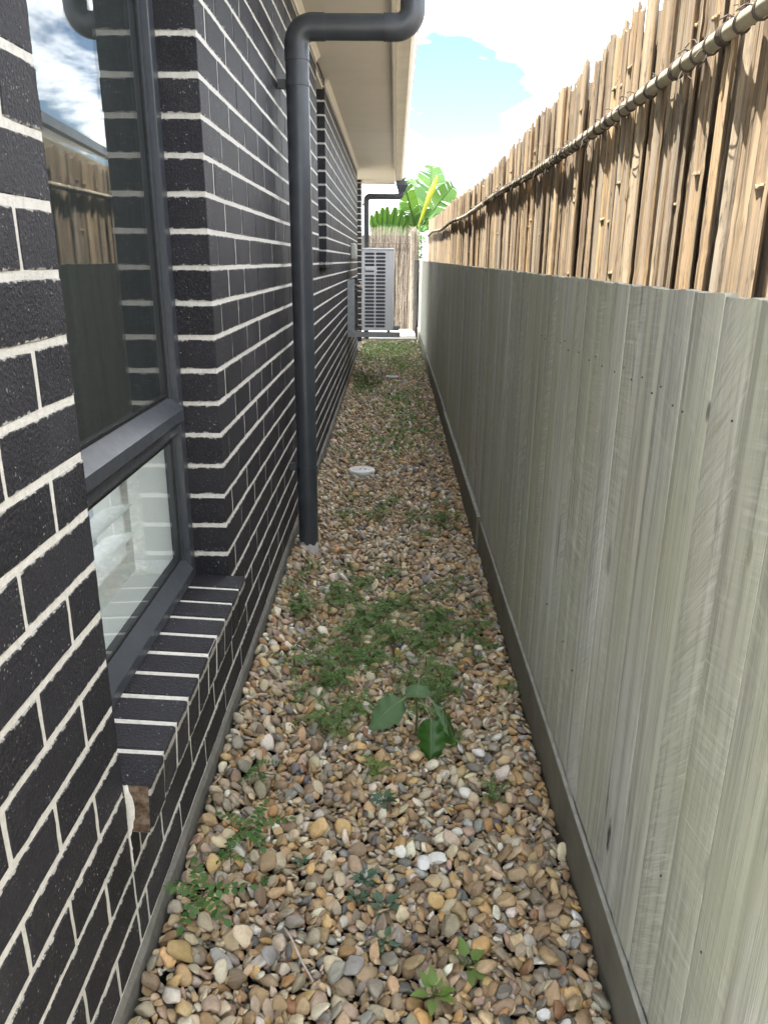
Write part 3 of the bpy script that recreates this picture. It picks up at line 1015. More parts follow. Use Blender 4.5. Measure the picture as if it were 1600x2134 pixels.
PW = 0.1055
pal_meshes = []
for v in range(7):
    rr = random.Random(100 + v)
    b = MB()
    nz, ny = 9, 5
    T, Hh = 0.019, 1.36
    cup = rr.uniform(-0.0007, 0.0007); bow = rr.uniform(-0.0009, 0.0009)
    W = PW - (rr.uniform(0.0012, 0.0022) if v not in (2,) else 0.0032)
    fr, bk = [], []
    for j in range(nz + 1):
        z = Hh * j / nz
        ew = rr.uniform(-0.0006, 0.0006)
        for i in range(ny + 1):
            y = -W / 2 + W * i / ny + (ew if i in (0, ny) else 0)
            edge = 0.0016 if i in (0, ny) else 0
            x = cup * (2 * i / ny - 1) ** 2 + bow * math.sin(math.pi * j / nz) + edge
            zt = z + (rr.uniform(-0.002, 0.002) if j == nz else 0)
            fr.append((x, y, zt)); bk.append((T, y, zt))
    n = (nz + 1) * (ny + 1)
    fs = []
    for j in range(nz):
        for i in range(ny):
            a = j * (ny + 1) + i
            fs.append((a, a + ny + 1, a + ny + 2, a + 1))
            fs.append((n + a, n + a + 1, n + a + ny + 2, n + a + ny + 1))
        a, c = j * (ny + 1), j * (ny + 1) + ny
        fs.append((a, n + a, n + a + ny + 1, a + ny + 1))
        fs.append((c, c + ny + 1, n + c + ny + 1, n + c))
    top = nz * (ny + 1)
    for i in range(ny):
        fs.append((top + i, n + top + i, n + top + i + 1, top + i + 1))
        fs.append((i, i + 1, n + i + 1, n + i))
    b.add(fr + bk, fs)
    pal_meshes.append(b.mesh('paling', [MAT['paling']]))
y = -0.6
FEND = 14.15
pal_list = []
nail = MB()
while y < FEND:
    ttop = 1.290 + 0.0036 * (y - 1.0) + random.uniform(-0.0016, 0.0016)
    odd_one = random.random() < 0.09
    x = fence_x(y) + 0.0125 + random.uniform(-0.0007, 0.0007) + (0.0013 if odd_one else 0.0)
    o = link('paling', random.choice(pal_meshes), None, None, (x, y, ttop - 1.36), (random.uniform(-0.0015, 0.0015), 0, random.uniform(-0.004, 0.004)))
    fpart(o)
    pal_list.append(o)
    if y < 2.3:
        for q in (-0.026 + random.uniform(-0.007, 0.007), 0.027 + random.uniform(-0.007, 0.007)):
            if random.random() < 0.4: continue
            zq = 1.130 + random.uniform(-0.012, 0.012)
            nail.tube([(x - 0.0016, y + q, zq), (x + 0.004, y + q, zq)], 0.0015, 8)
            if random.random() < 0.6: continue
            zq = 0.42 + random.uniform(-0.012, 0.012)
            nail.tube([(x - 0.0016, y + q, zq), (x + 0.004, y + q, zq)], 0.0020, 6)
    y += PW
o = nail.build('nail', MAT['wire']); fpart(o); o['kind'] = 'stuff'
# plinth boards (the far run sits proud of the near one), rails and posts behind
segs = [(-0.65, 3.50, 0.002, 0.138, 0.0), (3.46, 6.20, -0.009, 0.158, 0.0), (6.18, 10.1, -0.003, 0.160, 0.02), (10.08, FEND, 0.0, 0.165, 0.04)]
for a, b, dx, zt, dz in segs:
    m = MB()
    x0, x1 = fence_x(a) + dx, fence_x(b) + dx
    vs = []
    nn = 14
    for i in range(nn + 1):
        yq = a + (b - a) * i / nn
        xq = x0 + (x1 - x0) * i / nn + random.uniform(-0.0012, 0.0012)
        zq = zt + dz * 0.3 + random.uniform(-0.0015, 0.0015)
        vs += [(xq, yq, -0.06), (xq, yq, zq - 0.003), (xq + 0.003, yq, zq), (xq + 0.0105 - dx, yq, zq), (xq + 0.0105 - dx, yq, -0.06)]
    fs = [(0, 1, 2, 3, 4), tuple(5 * nn + i for i in (4, 3, 2, 1, 0))]
    for i in range(nn):
        for k in range(4):
            p = 5 * i + k
            fs.append((p, p + 5, p + 6, p + 1))
    m.add(vs, fs)
    for q, f in enumerate(m.f):
        if len(f) == 4 and (q - 2) % 4 in (1, 2): m.m[q] = 1          # paler top edge
    fpart(m.build('plinth_board', [MAT['plinth'], MAT['ledge']]))
for z in (0.40, 1.10):
    m = MB()
    xa, xb = fence_x(-0.65) + 0.036, fence_x(FEND) + 0.036
    m.add([(xa, -0.65, z), (xa + 0.035, -0.65, z), (xb + 0.035, FEND, z), (xb, FEND, z), (xa, -0.65, z + 0.07), (xa + 0.035, -0.65, z + 0.07), (xb + 0.035, FEND, z + 0.07), (xb, FEND, z + 0.07)],
          [(3, 2, 1, 0), (4, 5, 6, 7), (0, 1, 5, 4), (1, 2, 6, 5), (2, 3, 7, 6), (3, 0, 4, 7)])
    fpart(m.build('rail', MAT['paling']))
# rough round post closing the far end
m = MB()
vs, fs = [], []
for j in range(15):
    z = -0.06 + 1.40 * j / 14
    for k in range(14):
        a = 2 * math.pi * k / 14
        rr = 0.052 * (1 + random.uniform(-0.09, 0.09))
        vs.append((0.462 + rr * math.cos(a), 14.22 + rr * math.sin(a), z))
for j in range(14):
    for k in range(14):
        a = j * 14 + k; b = j * 14 + (k + 1) % 14
        fs.append((a, b, b + 14, a + 14))
fs.append(tuple(14 * 14 + k for k in range(14)))
m.add(vs, fs)
fpart(m.build('end_post', MAT['post']))

# ------------------------------------------------------------------ bamboo screen behind it
bam = tag(empty('bamboo_screen', (0.6, 5, 0)), 'tall sunlit screen of weathered split bamboo behind the grey fence', 'fence')
BINV = Matrix.Translation(-Vector(bam.location))
bpart = lambda o: fpart(o, bam, BINV)
bam_x = lambda y: 0.597 + 0.0056 * (y - 1.5)
bm_meshes = []
for v in range(18):
    rr = random.Random(500 + v)
    concave = v % 2 == 0
    W = rr.uniform(0.022, 0.046)
    H = 2.1
    b = MB()
    nodes = []
    z = rr.uniform(0.05, 0.3)
    while z < H - 0.03:
        nodes.append(z); z += rr.uniform(0.22, 0.34)
    lev = sorted([0.0, H] + [q + d for q in nodes for d in (-0.022, -0.004, 0.004, 0.022)])
    lev = [q for q in lev if 0 <= q <= H]
    nx = 7
    ri = W * 0.60
    amax = math.asin(min(0.98, (W / 2) / ri))
    T = 0.006
    fr, bk = [], []
    wob = [rr.uniform(-0.0002, 0.0002) for _ in lev]
    top_j = [rr.uniform(-0.012, 0.004) for _ in range(nx + 1)]
    for j, z in enumerate(lev):
        near = min((abs(z - q) for q in nodes), default=9)
        ridge = 0.0012 if near < 0.006 else 0.0
        for i in range(nx + 1):
            a = -amax + 2 * amax * i / nx
            yq = ri * math.sin(a) + wob[j]
            dep = ri * (1 - math.cos(a))                      # 0 at the middle
            x = (dep if not concave else -dep) - (ridge if not concave else -ridge)
            zz = z + (top_j[i] if j == len(lev) - 1 else 0)
            fr.append((x, yq, zz)); bk.append((x + T, yq, zz))
    n = len(fr); r1 = nx + 1
    fs = []
    for j in range(len(lev) - 1):
        for i in range(nx):
            a = j * r1 + i
            fs.append((a, a + r1, a + r1 + 1, a + 1)); fs.append((n + a, n + a + 1, n + a + r1 + 1, n + a + r1))
    b.add(fr + bk, fs, 0, True)
    fs = []
    for j in range(len(lev) - 1):
        a, c = j * r1, j * r1 + nx
        fs.append((a, n + a, n + a + r1, a + r1)); fs.append((c, c + r1, n + c + r1, n + c))
    t0 = (len(lev) - 1) * r1
    for i in range(nx):
        fs.append((t0 + i, n + t0 + i, n + t0 + i + 1, t0 + i + 1))
    b.add(fr + bk, fs, 0, False)
    if concave:
        # torn diaphragm at every node
        for q in nodes:
            if rr.random() < 0.55 or W < 0.035: continue
            k = 8
            vs = []
            for i in range(k + 1):
                a = -amax * 0.97 + 2 * amax * 0.97 * i / k
                vs.append((-ri * (1 - math.cos(a)) + 0.001, ri * math.sin(a), q + rr.uniform(-0.002, 0.002)))
            lip = []
            for i in range(k + 1):
                a = -amax * 0.95 + 2 * amax * 0.95 * i / k
                reach = -ri * (1 - math.cos(amax)) + rr.uniform(-0.001, 0.004)
                lip.append((min(reach, vs[i][0] - 0.001), ri * math.sin(a) * 0.98, q + rr.uniform(-0.0025, 0.0025)))
            low = [(p[0], p[1], p[2] - 0.004) for p in lip]
            lowb = [(p[0], p[1], p[2] - 0.006) for p in vs]
            A = vs + lip + low + lowb
            kk = k + 1
            ff = []
            for i in range(k):
                ff += [(i, kk + i, kk + i + 1, i + 1), (kk + i, 2 * kk + i, 2 * kk + i + 1, kk + i + 1), (2 * kk + i, 3 * kk + i, 3 * kk + i + 1, 2 * kk + i + 1)]
            b.add(A, ff, 1)
    else:
        # splintered branch stubs on some nodes
        for q in nodes:
            if rr.random() < 0.0:
                yy = rr.uniform(-0.4, 0.4) * W
                xx = ri * (1 - math.cos(math.asin(yy / ri)))
                b.tube([(xx + 0.002, yy, q), (xx - 0.005, yy, q + 0.005)], [0.004, 0.0015], 5, 1, True, False)
    bm_meshes.append((W, b.mesh('bamboo_slat', [MAT['bamboo'], MAT['node']])))
y = -0.5
nb = 0
BAM_TOP = lambda y: 1.33 + 0.575 + 0.012 * math.sin(y * 0.9 + 1) - 0.045 * math.exp(-((y - 5.8) / 1.8) ** 2) + max(0, y - 9) * 0.016
while y < 14.2 and nb < 300:
    W, me = random.choice(bm_meshes)
    rr = random.random()
    top = BAM_TOP(y) + random.uniform(-0.018, 0.016)
    if rr < 0.1: top -= random.uniform(0.02, 0.05)
    o = link('bamboo_slat', me, None, None, (bam_x(y) + random.uniform(-0.007, 0.007), y + W / 2, top - 2.1),
             (random.uniform(-0.008, 0.008), random.uniform(-0.006, 0.006), random.uniform(-0.16, 0.16)))
    bpart(o)
    nb += 1
    y += W * random.uniform(0.86, 1.0)
# the rest of the far slats, and the second layer behind that closes the gaps
far_b = MB()


def plain_slat(yc, x, top, W):
    n = 4; vs = []
    for z in (0.0, top + random.uniform(-0.008, 0.008)):
        for i in range(n + 1):
            a = -1.0 + 2.0 * i / n
            vs.append((x + W * 0.38 * a * a, yc + W * 0.5 * a, z))
    fs = [(i, i + n + 1, i + n + 2, i + 1) for i in range(n)]
    far_b.add(vs, fs, 0, False)
    far_b.add([(p[0] + 0.005, p[1], p[2]) for p in vs], [tuple(reversed(f)) for f in fs], 0, False)


while y < 14.2:
    W = random.uniform(0.022, 0.046)
    plain_slat(y + W / 2, bam_x(y) + random.uniform(-0.012, 0.012), BAM_TOP(y) + random.uniform(-0.02, 0.02), W)
    y += W * 0.9
y = -0.9
while y < 14.2:
    W = random.uniform(0.045, 0.06)
    plain_slat(y + W / 2, bam_x(y) + 0.030 + random.uniform(-0.004, 0.004), BAM_TOP(y) + random.uniform(-0.05, 0.0), W)
    y += W * 0.75
o = far_b.build('bamboo_slat', MAT['bamboo']); bpart(o); o['kind'] = 'stuff'
# rail lashed along the top, with its ties
rail_z = lambda y: 1.33 + 0.365 + 0.012 * math.sin(y * 1.7) - 0.022 * math.exp(-((y - 4.6) / 1.6) ** 2) + max(0, y - 9) * 0.012
xr = lambda y: bam_x(y) - 0.030
a = -0.9
while a < 14.1:
    b_ = min(14.15, a + random.uniform(1.7, 2.5))
    ys = np.arange(a - 0.05, b_ + 0.06, 0.06)
    off = random.uniform(-0.004, 0.004)
    m = MB()
    m.tube([(xr(q) + off, q, rail_z(q) + off) for q in ys], [0.0142 * (1 + 0.12 * (i % 7 == 0)) for i in range(len(ys))], 12)
    bpart(m.build('rail_pole', MAT['rail']))
    a = b_


def tie_mesh(seed):
    rr = random.Random(seed)
    m = MB()
    turns = rr.choice((1, 1, 2, 3))
    for k in range(turns):
        pts = []
        for i in range(13):
            an = 2 * math.pi * i / 12
            pts.append((0.0158 * math.cos(an) + 0.001, (k - turns / 2) * 0.008 + 0.014 * (i / 12) + rr.uniform(-0.001, 0.001), 0.0158 * math.sin(an)))
        m.tube(pts, 0.0021, 6)
    for k in range(3):
        an = rr.uniform(0, 6.28)
        p = Vector((0.018 * math.cos(an), 0, 0.018 * math.sin(an)))
        m.tube([p, p * 1.5 + Vector((0, rr.uniform(-0.01, 0.01), 0)), p * 1.9 + Vector((0, rr.uniform(-0.02, 0.02), -0.006))], 0.0012, 4)
    return m


tm = [tie_mesh(s).mesh('tie', [MAT['wire']]) for s in range(6)]
far_t = MB()
y = -0.8
nt_ = 0
while y < 14.0:
    if y < 7.0:
        o = link('tie', random.choice(tm), None, None, (xr(y), y, rail_z(y)), (random.uniform(0, 6), 0, 0) if False else (0, random.uniform(-0.4, 0.4), random.uniform(-0.25, 0.25)))
        bpart(o)
    else:
        far_t.tube([(xr(y), y - 0.012, rail_z(y)), (xr(y), y + 0.010, rail_z(y))], 0.0162, 7)
    y += random.uniform(0.05, 0.09) * (1.0 if y < 2.5 else 0.65) if random.random() < 0.85 else random.uniform(0.02, 0.03)
o = far_t.build('tie', MAT['wire']); bpart(o); o['kind'] = 'stuff'

# ------------------------------------------------------------------ brushwood fence at the far end
bf = tag(empty('brushwood_fence', (-0.3, 14.75, 0)), 'brown brushwood fence closing off the far end of the passage', 'fence')
FBI = Matrix.Translation(-Vector(bf.location))
m = MB()
m.box(-2.6, 0.50, 14.78, 14.83, -0.05, EYE + 0.44)
o = m.build('backing_mat', MAT['post']); fpart(o, bf, FBI)
m = MB()
for i in range(2300):
    x = random.uniform(-2.6, 0.50); yq = 14.75 + random.uniform(-0.035, 0.03)
    z0 = random.uniform(0.0, 0.9) if random.random() < 0.6 else 0.0
    z1 = min(EYE + 0.50 + random.uniform(-0.02, 0.10), z0 + random.uniform(0.6, 1.6))
    if random.random() < 0.35: z1 = EYE + 0.50 + random.uniform(-0.03, 0.12)
    l = random.uniform(-0.04, 0.04)
    r = random.uniform(0.0022, 0.005)
    m.tube([(x, yq, z0), (x + l * 0.5 + random.uniform(-0.01, 0.01), yq, (z0 + z1) / 2), (x + l, yq + random.uniform(-0.01, 0.01), z1)], [r, r, r * 0.4], 3, 0, False, False)
o = m.build('brush', MAT['brush']); fpart(o, bf, FBI); o['kind'] = 'stuff'
m = MB()
m.tube([(-2.6, 14.70, EYE + 0.30), (0.5, 14.70, EYE + 0.30)], 0.006, 6)
o = m.build('binding_wire', MAT['wire']); fpart(o, bf, FBI)
# taller bundle bound at the corner
m = MB()
for i in range(260):
    a = random.uniform(0, 6.28); r = 0.055 * math.sqrt(random.random())
    x, yq = 0.415 + r * math.cos(a), 14.58 + r * math.sin(a)
    q = random.uniform(0.002, 0.005)
    m.tube([(x, yq, 0.0), (x + random.uniform(-0.01, 0.01), yq, 0.9), (x + random.uniform(-0.02, 0.02), yq, EYE + 0.50 + random.uniform(-0.03, 0.09))], [q, q, q * 0.5], 3, 0, False, False)
o = m.build('brush_bundle', MAT['brush']); fpart(o, bf, FBI); o['kind'] = 'stuff'

# ------------------------------------------------------------------ air conditioner on its bracket
AX0, AX1, AY0, AY1, AZ0, AZ1 = -0.300, 0.032, 8.26, 9.18, EYE - 0.712, EYE + 0.123
ac = tag(empty('air_conditioner', ((AX0 + AX1) / 2, (AY0 + AY1) / 2, AZ0)), 'pale grey outdoor air conditioner unit with slotted side on a wall bracket', 'air conditioner')
AI = Matrix.Translation(-Vector(ac.location))
apart = lambda o: fpart(o, ac, AI)
m = MB(); m.bevbox(AX0 + 0.004, AX1 - 0.004, AY0 + 0.022, AY1, AZ0, AZ1 - 0.004, 0.012); apart(m.build('cabinet', MAT['acbody']))
m = MB(); m.bevbox(AX0 - 0.004, AX1 + 0.004, AY0 - 0.006, AY1 + 0.006, AZ1 - 0.022, AZ1, 0.008); apart(m.build('top_cover', MAT['acbody']))
m = MB(); m.box(AX0 + 0.012, AX1 - 0.012, AY0 + 0.0192, AY0 + 0.0212, AZ0 + 0.02, AZ1 - 0.03); apart(m.build('condenser_fins', MAT['acdark']))
# side panel with two columns of pill-shaped slots
bmh = bmesh.new()


def loop(pts):
    vs = [bmh.verts.new((p[0], AY0, p[1])) for p in pts]
    return [bmh.edges.new((vs[i], vs[(i + 1) % len(vs)])) for i in range(len(vs))]


edges = loop([(AX0, AZ0 + 0.001), (AX1, AZ0 + 0.001), (AX1, AZ1 - 0.023), (AX0, AZ1 - 0.023)])
aw, ah = AX1 - AX0, AZ1 - AZ0
rows = 21
for rrow in range(rows):
    zc = AZ0 + ah * 0.055 + rrow * (ah * 0.875 / (rows - 1))
    fromtop = rows - 1 - rrow
    for colm in (0, 1):
        if colm == 0 and fromtop in (4, 5): continue
        xa = AX0 + aw * (0.085 + 0.345 * colm); xb = xa + aw * 0.31
        if colm == 1 and fromtop in (4, 5): xa += aw * 0.03
        hr = 0.0125
        pts = [(xb - hr + hr * math.cos(t), zc + hr * math.sin(t)) for t in np.linspace(-math.pi / 2, math.pi / 2, 7)] + \
              [(xa + hr + hr * math.cos(t), zc + hr * math.sin(t)) for t in np.linspace(math.pi / 2, 3 * math.pi / 2, 7)]
        edges += loop(pts)
bmesh.ops.triangle_fill(bmh, use_beauty=True, use_dissolve=False, edges=edges)
# drop the fills inside the slots
hole = []
for f in bmh.faces:
    c = f.calc_center_median()
    for rrow in range(rows):
        zc = AZ0 + ah * 0.055 + rrow * (ah * 0.875 / (rows - 1))
        fromtop = rows - 1 - rrow
        for colm in (0, 1):
            if colm == 0 and fromtop in (4, 5): continue
            xa = AX0 + aw * (0.085 + 0.345 * colm); xb = xa + aw * 0.31
            if colm == 1 and fromtop in (4, 5): xa += aw * 0.03
            if xa < c.x < xb and abs(c.z - zc) < 0.0123: hole.append(f)
bmesh.ops.delete(bmh, geom=list(set(hole)), context='FACES_ONLY')
ext = bmesh.ops.extrude_face_region(bmh, geom=list(bmh.faces))
for e in ext['geom']:
    if isinstance(e, bmesh.types.BMVert): e.co.y += 0.010
bmesh.ops.recalc_face_normals(bmh, faces=bmh.faces)
me = bpy.data.meshes.new('slotted_panel'); bmh.to_mesh(me); bmh.free(); me.materials.append(MAT['acbody'])
apart(link('slotted_panel', me))
zc = AZ0 + ah * 0.055 + 15.5 * (ah * 0.875 / 20)
m = MB(); m.bevbox(AX0 + aw * 0.10, AX0 + aw * 0.38, AY0 - 0.012, AY0 - 0.0005, zc, zc + 0.034, 0.003); apart(m.build('handle', MAT['acbody']))
m = MB(); m.box(AX0 + aw * 0.105, AX0 + aw * 0.375, AY0 - 0.003, AY0 - 0.0005, zc - 0.016, zc - 0.001); apart(m.build('handle_shade', MAT['acdark']))  # flat dark strip put in as the shade of a hollow under the handle
# fan guard on the fence side
m = MB()
cy, cz = AY0 + 0.40, (AZ0 + AZ1) / 2
for r in np.linspace(0.04, 0.30, 9):
    m.tube([(AX1 + 0.016, cy + r * math.cos(t), cz + r * math.sin(t)) for t in np.linspace(0, 2 * math.pi, 37)], 0.003, 6, 0, False)
for k in range(8):
    t = k * math.pi / 4
    m.tube([(AX1 + 0.014, cy, cz), (AX1 + 0.014, cy + 0.3 * math.cos(t), cz + 0.3 * math.sin(t))], 0.003, 6)
apart(m.build('fan_guard', MAT['acdark']))
# L brackets
for i, yq in enumerate((8.245, 9.05)):
    b = empty('wall_bracket', (0, 0, 0)); apart(b)
    m = MB()
    m.box(WX + 0.002, WX + 0.006, yq - 0.002, yq + 0.045, EYE - 0.775, EYE - 0.19)
    m.box(WX + 0.006, WX + 0.078, yq - 0.002, yq + 0.002, EYE - 0.775, EYE - 0.19)
    m.build('upright', MAT['galv'], b)
    m = MB()
    m.box(WX + 0.079, 0.106, yq - 0.002, yq + 0.002, EYE - 0.778, EYE - 0.726)
    m.box(WX + 0.079, 0.106, yq + 0.002, yq + 0.045, EYE - 0.730, EYE - 0.726)
    m.build('arm', MAT['galv'], b)
    for xq in (AX0 + 0.05, AX1 - 0.05):
        m = MB(); m.tube([(xq, yq + 0.025, EYE - 0.726), (xq, yq + 0.025, AZ0 + 0.001)], 0.016, 10)
        m.build('rubber_foot', MAT['seal'], b)
m = MB()
m.tube([(WX + 0.003, 8.95, EYE - 0.25), (WX + 0.05, 8.97, EYE - 0.27), (AX0 - 0.03, 9.0, EYE - 0.32), (AX0 + 0.006, 9.0, EYE - 0.33)], 0.013, 8)
m.tube([(WX + 0.003, 8.90, EYE - 0.29), (WX + 0.05, 8.92, EYE - 0.31), (AX0 - 0.03, 8.95, EYE - 0.38), (AX0 + 0.006, 8.95, EYE - 0.39)], 0.009, 8)
apart(m.build('refrigerant_pipe', MAT['pvc']))

# beige box and tap on the wall
t = tag(empty('wall_box', (WX, 9.05, EYE + 0.01)), 'beige plastic isolator box on the brick wall above the air conditioner bracket', 'box')
m = MB(); m.bevbox(0.002, 0.055, -0.1, 0.12, 0.0, 0.17, 0.010); m.build('case', MAT['beige'], t)
m = MB(); m.bevbox(0.056, 0.064, -0.09, 0.11, 0.012, 0.158, 0.003); m.build('cover', MAT['beige'], t)
t = tag(empty('garden_tap', (WX, 10.55, EYE - 0.33)), 'small copper garden tap on the wall behind the air conditioner', 'tap')
m = MB(); m.tube([(0.0025, 0, 0), (0.06, 0, 0), (0.085, 0, -0.012), (0.095, 0, -0.05)], [0.012, 0.012, 0.013, 0.011], 10); m.build('spout', MAT['copper'], t)
m = MB(); m.tube([(0.055, 0, 0.01), (0.055, 0, 0.05)], 0.006, 8); m.tube([(0.03, 0, 0.055), (0.08, 0, 0.055)], 0.007, 8); m.build('tap_handle', MAT['pvc'], t)

# ------------------------------------------------------------------ drain lids
t = tag(empty('inspection_cap', (-0.177, 4.79, 0.0)), 'round white plastic inspection cap lying in the pebbles', 'drain cap')
m = MB()
prof = [(0.0, 0.030), (0.060, 0.030), (0.064, 0.028), (0.068, 0.030), (0.082, 0.029), (0.087, 0.025), (0.087, 0.006), (0.083, 0.0), (0.083, -0.03)]
vs, fs = [(0, 0, 0.030)], []
sg = 36
for r, z in prof[1:]:
    for k in range(sg): vs.append((r * math.cos(2 * math.pi * k / sg), r * math.sin(2 * math.pi * k / sg), z))
for k in range(sg): fs.append((0, 1 + k, 1 + (k + 1) % sg))
for j in range(len(prof) - 2):
    for k in range(sg):
        a = 1 + j * sg + k; b = 1 + j * sg + (k + 1) % sg
        fs.append((a, a + sg, b + sg, b))
m.add(vs, fs, 0, True); m.build('lid', MAT['pvc'], t)
m = MB()
for k in range(7):
    a = random.uniform(0, 6.28); r = random.uniform(0, 0.06)
    p = Vector((r * math.cos(a), r * math.sin(a) * 0.7, 0.0315))
    m.tube([p, p + Vector((random.uniform(-0.02, 0.02), random.uniform(-0.006, 0.006), 0.001))], 0.0013, 4)
m.build('leaf_litter', MAT['wire'], t)
t = tag(empty('drain_ring', (0.022, 8.82, float(g_rise(8.82)))), 'small grey drain ring flush with the pebbles further down the passage', 'drain cap')
m = MB(); m.tube([(0.068 * math.cos(a), 0.068 * math.sin(a), 0.02) for a in np.linspace(0, 2 * math.pi, 33)], 0.008, 8, 0, False)
m.build('rim', MAT['pvc'], t)
m = MB(); m.tube([(0, 0, -0.03), (0, 0, 0.014)], 0.062, 28); m.build('grate', MAT['galv'], t)

# ------------------------------------------------------------------ pebbles, dropped one after another on a height field
CELL = 0.004
GX0, GX1, GY0, GY1 = -0.448, 0.52, 0.25, 12.80
nxg, nyg = int((GX1 - GX0) / CELL) + 1, int((GY1 - GY0) / CELL) + 1
H = np.repeat((g_rise(GY0 + CELL * np.arange(nyg)) - 0.020)[None, :], nxg, 0).astype(np.float32)
H += (0.066 * np.exp(-((np.arange(nxg) * CELL) / 0.10) ** 1.6))[:, None].astype(np.float32)
H0 = H.copy()


def ico(sub):
    bmi = bmesh.new(); bmesh.ops.create_icosphere(bmi, subdivisions=sub, radius=1.0)
    v = np.array([p.co[:] for p in bmi.verts]); f = np.array([[q.index for q in fc.verts] for fc in bmi.faces]); bmi.free()
    return v, f


ICO = {s: ico(s) for s in (1, 2, 3)}
NSH = 14
shape_planes = []
for s in range(NSH):
    k = rng.integers(6, 12)
    n = rng.normal(size=(k, 3)); n /= np.linalg.norm(n, axis=1)[:, None]
    shape_planes.append((n, rng.uniform(0.50, 0.86, k), rng.normal(size=(3, 3)) * 0.16, rng.uniform(1.2, 4, (3, 3)), rng.uniform(0, 6, 3)))


def shaped(v, s):
    n, d, amp, fr, ph = shape_planes[s]
    v = v.copy()
    for i in range(len(n)):
        ex = v @ n[i] - d[i]
        v -= np.where(ex > 0, ex * 0.88, 0)[:, None] * n[i][None]
    v += 0.06 * np.sin(v @ fr.T + ph[None])
    v += 0.035 * np.sin(v @ (fr[::-1].T * 2.3) + ph[None] * 1.7)
    v /= np.abs(v).max(0)[None]
    return v


palette = np.array([(0.46, 0.33, 0.185), (0.36, 0.25, 0.14), (0.52, 0.405, 0.255), (0.60, 0.505, 0.36), (0.70, 0.63, 0.50), (0.27, 0.20, 0.13), (0.36, 0.30, 0.22), (0.29, 0.265, 0.215),
                    (0.18, 0.175, 0.16), (0.36, 0.35, 0.325), (0.76, 0.72, 0.64), (0.48, 0.29, 0.13), (0.36, 0.20, 0.105), (0.46, 0.33, 0.26), (0.12, 0.12, 0.125), (0.56, 0.39, 0.18), (0.46, 0.40, 0.295)])
pw = np.array([12, 10, 13, 10, 7, 8, 11, 8, 2.5, 3, 4.5, 4, 2, 2.5, 0.9, 5, 10], float); pw /= pw.sum()

stones = []          # cx, cy, cz, a, b, c, yaw, tiltx, tilty, shape, lod


def drop(y0, y1, count, amean, lod, sig=0.30, spread=0.0):
    for i in range(count):
        a = amean * math.exp(sig * rng.standard_normal()); a = min(max(a, 0.0052), 0.0240)
        b = a * rng.uniform(0.62, 0.92); c = a * rng.uniform(0.40, 0.68)
        best = None
        for _ in range(5):
            cy = rng.uniform(y0, y1)
            cx = rng.uniform(-0.441 + b * 0.3, fence_x(cy) - b * 0.6)
            ix, iy = int((cx - GX0) / CELL), int((cy - GY0) / CELL)
            hh = float(H[ix, iy] - H0[ix, iy])
            if best is None or hh < best[0]: best = (hh, cx, cy, ix, iy)
        _, cx, cy, ix, iy = best
        # keep clear of the lids and the pipe foot
        if (cx + 0.177) ** 2 + (cy - 4.79) ** 2 < 0.095 ** 2 or (cx + 0.374) ** 2 + (cy - 3.345) ** 2 < 0.052 ** 2 or (cx - 0.022) ** 2 + (cy - 8.82) ** 2 < 0.075 ** 2: continue
        rad = int(a / CELL) + 1
        x0, x1_ = max(0, ix - rad), min(nxg, ix + rad + 1); yA, yB = max(0, iy - rad), min(nyg, iy + rad + 1)
        sub = H[x0:x1_, yA:yB]
        yaw = rng.uniform(0, 6.283)
        gx = (np.arange(x0, x1_) - ix)[:, None] * CELL; gy = (np.arange(yA, yB) - iy)[None, :] * CELL
        u = gx * math.cos(yaw) + gy * math.sin(yaw); w = -gx * math.sin(yaw) + gy * math.cos(yaw)
        q = (u / a) ** 2 + (w / b) ** 2
        mask = q < 1
        if not mask.any(): continue
        hv = sub[mask]
        # local slope by least squares -> tilt of the stone
        du, dw = u[mask], w[mask]
        sx_ = float((du * (hv - hv.mean())).sum() / (du * du).sum()) if len(du) > 3 else 0
        sy_ = float((dw * (hv - hv.mean())).sum() / (dw * dw).sum()) if len(dw) > 3 and (dw * dw).sum() > 0 else 0
        sx_ = max(-0.75, min(0.75, sx_)) + rng.normal() * 0.10; sy_ = max(-0.75, min(0.75, sy_)) + rng.normal() * 0.10
        base = float(hv.mean()) * 0.75 + float(np.percentile(hv, 85)) * 0.25
        cz = base + c * 0.80
        top = cz + sx_ * u + sy_ * w + c * 0.95 * np.sqrt(np.maximum(0, 1 - q))
        H[x0:x1_, yA:yB] = np.where(mask, np.maximum(sub, top), sub)
        stones.append((cx, cy, cz, a, b, c, yaw, sx_, sy_, int(rng.integers(NSH)), lod))


def n_for(y0, y1, amean, layers):
    return int(layers * 0.88 * (y1 - y0) / (math.pi * amean * amean * 0.77 * 1.12))


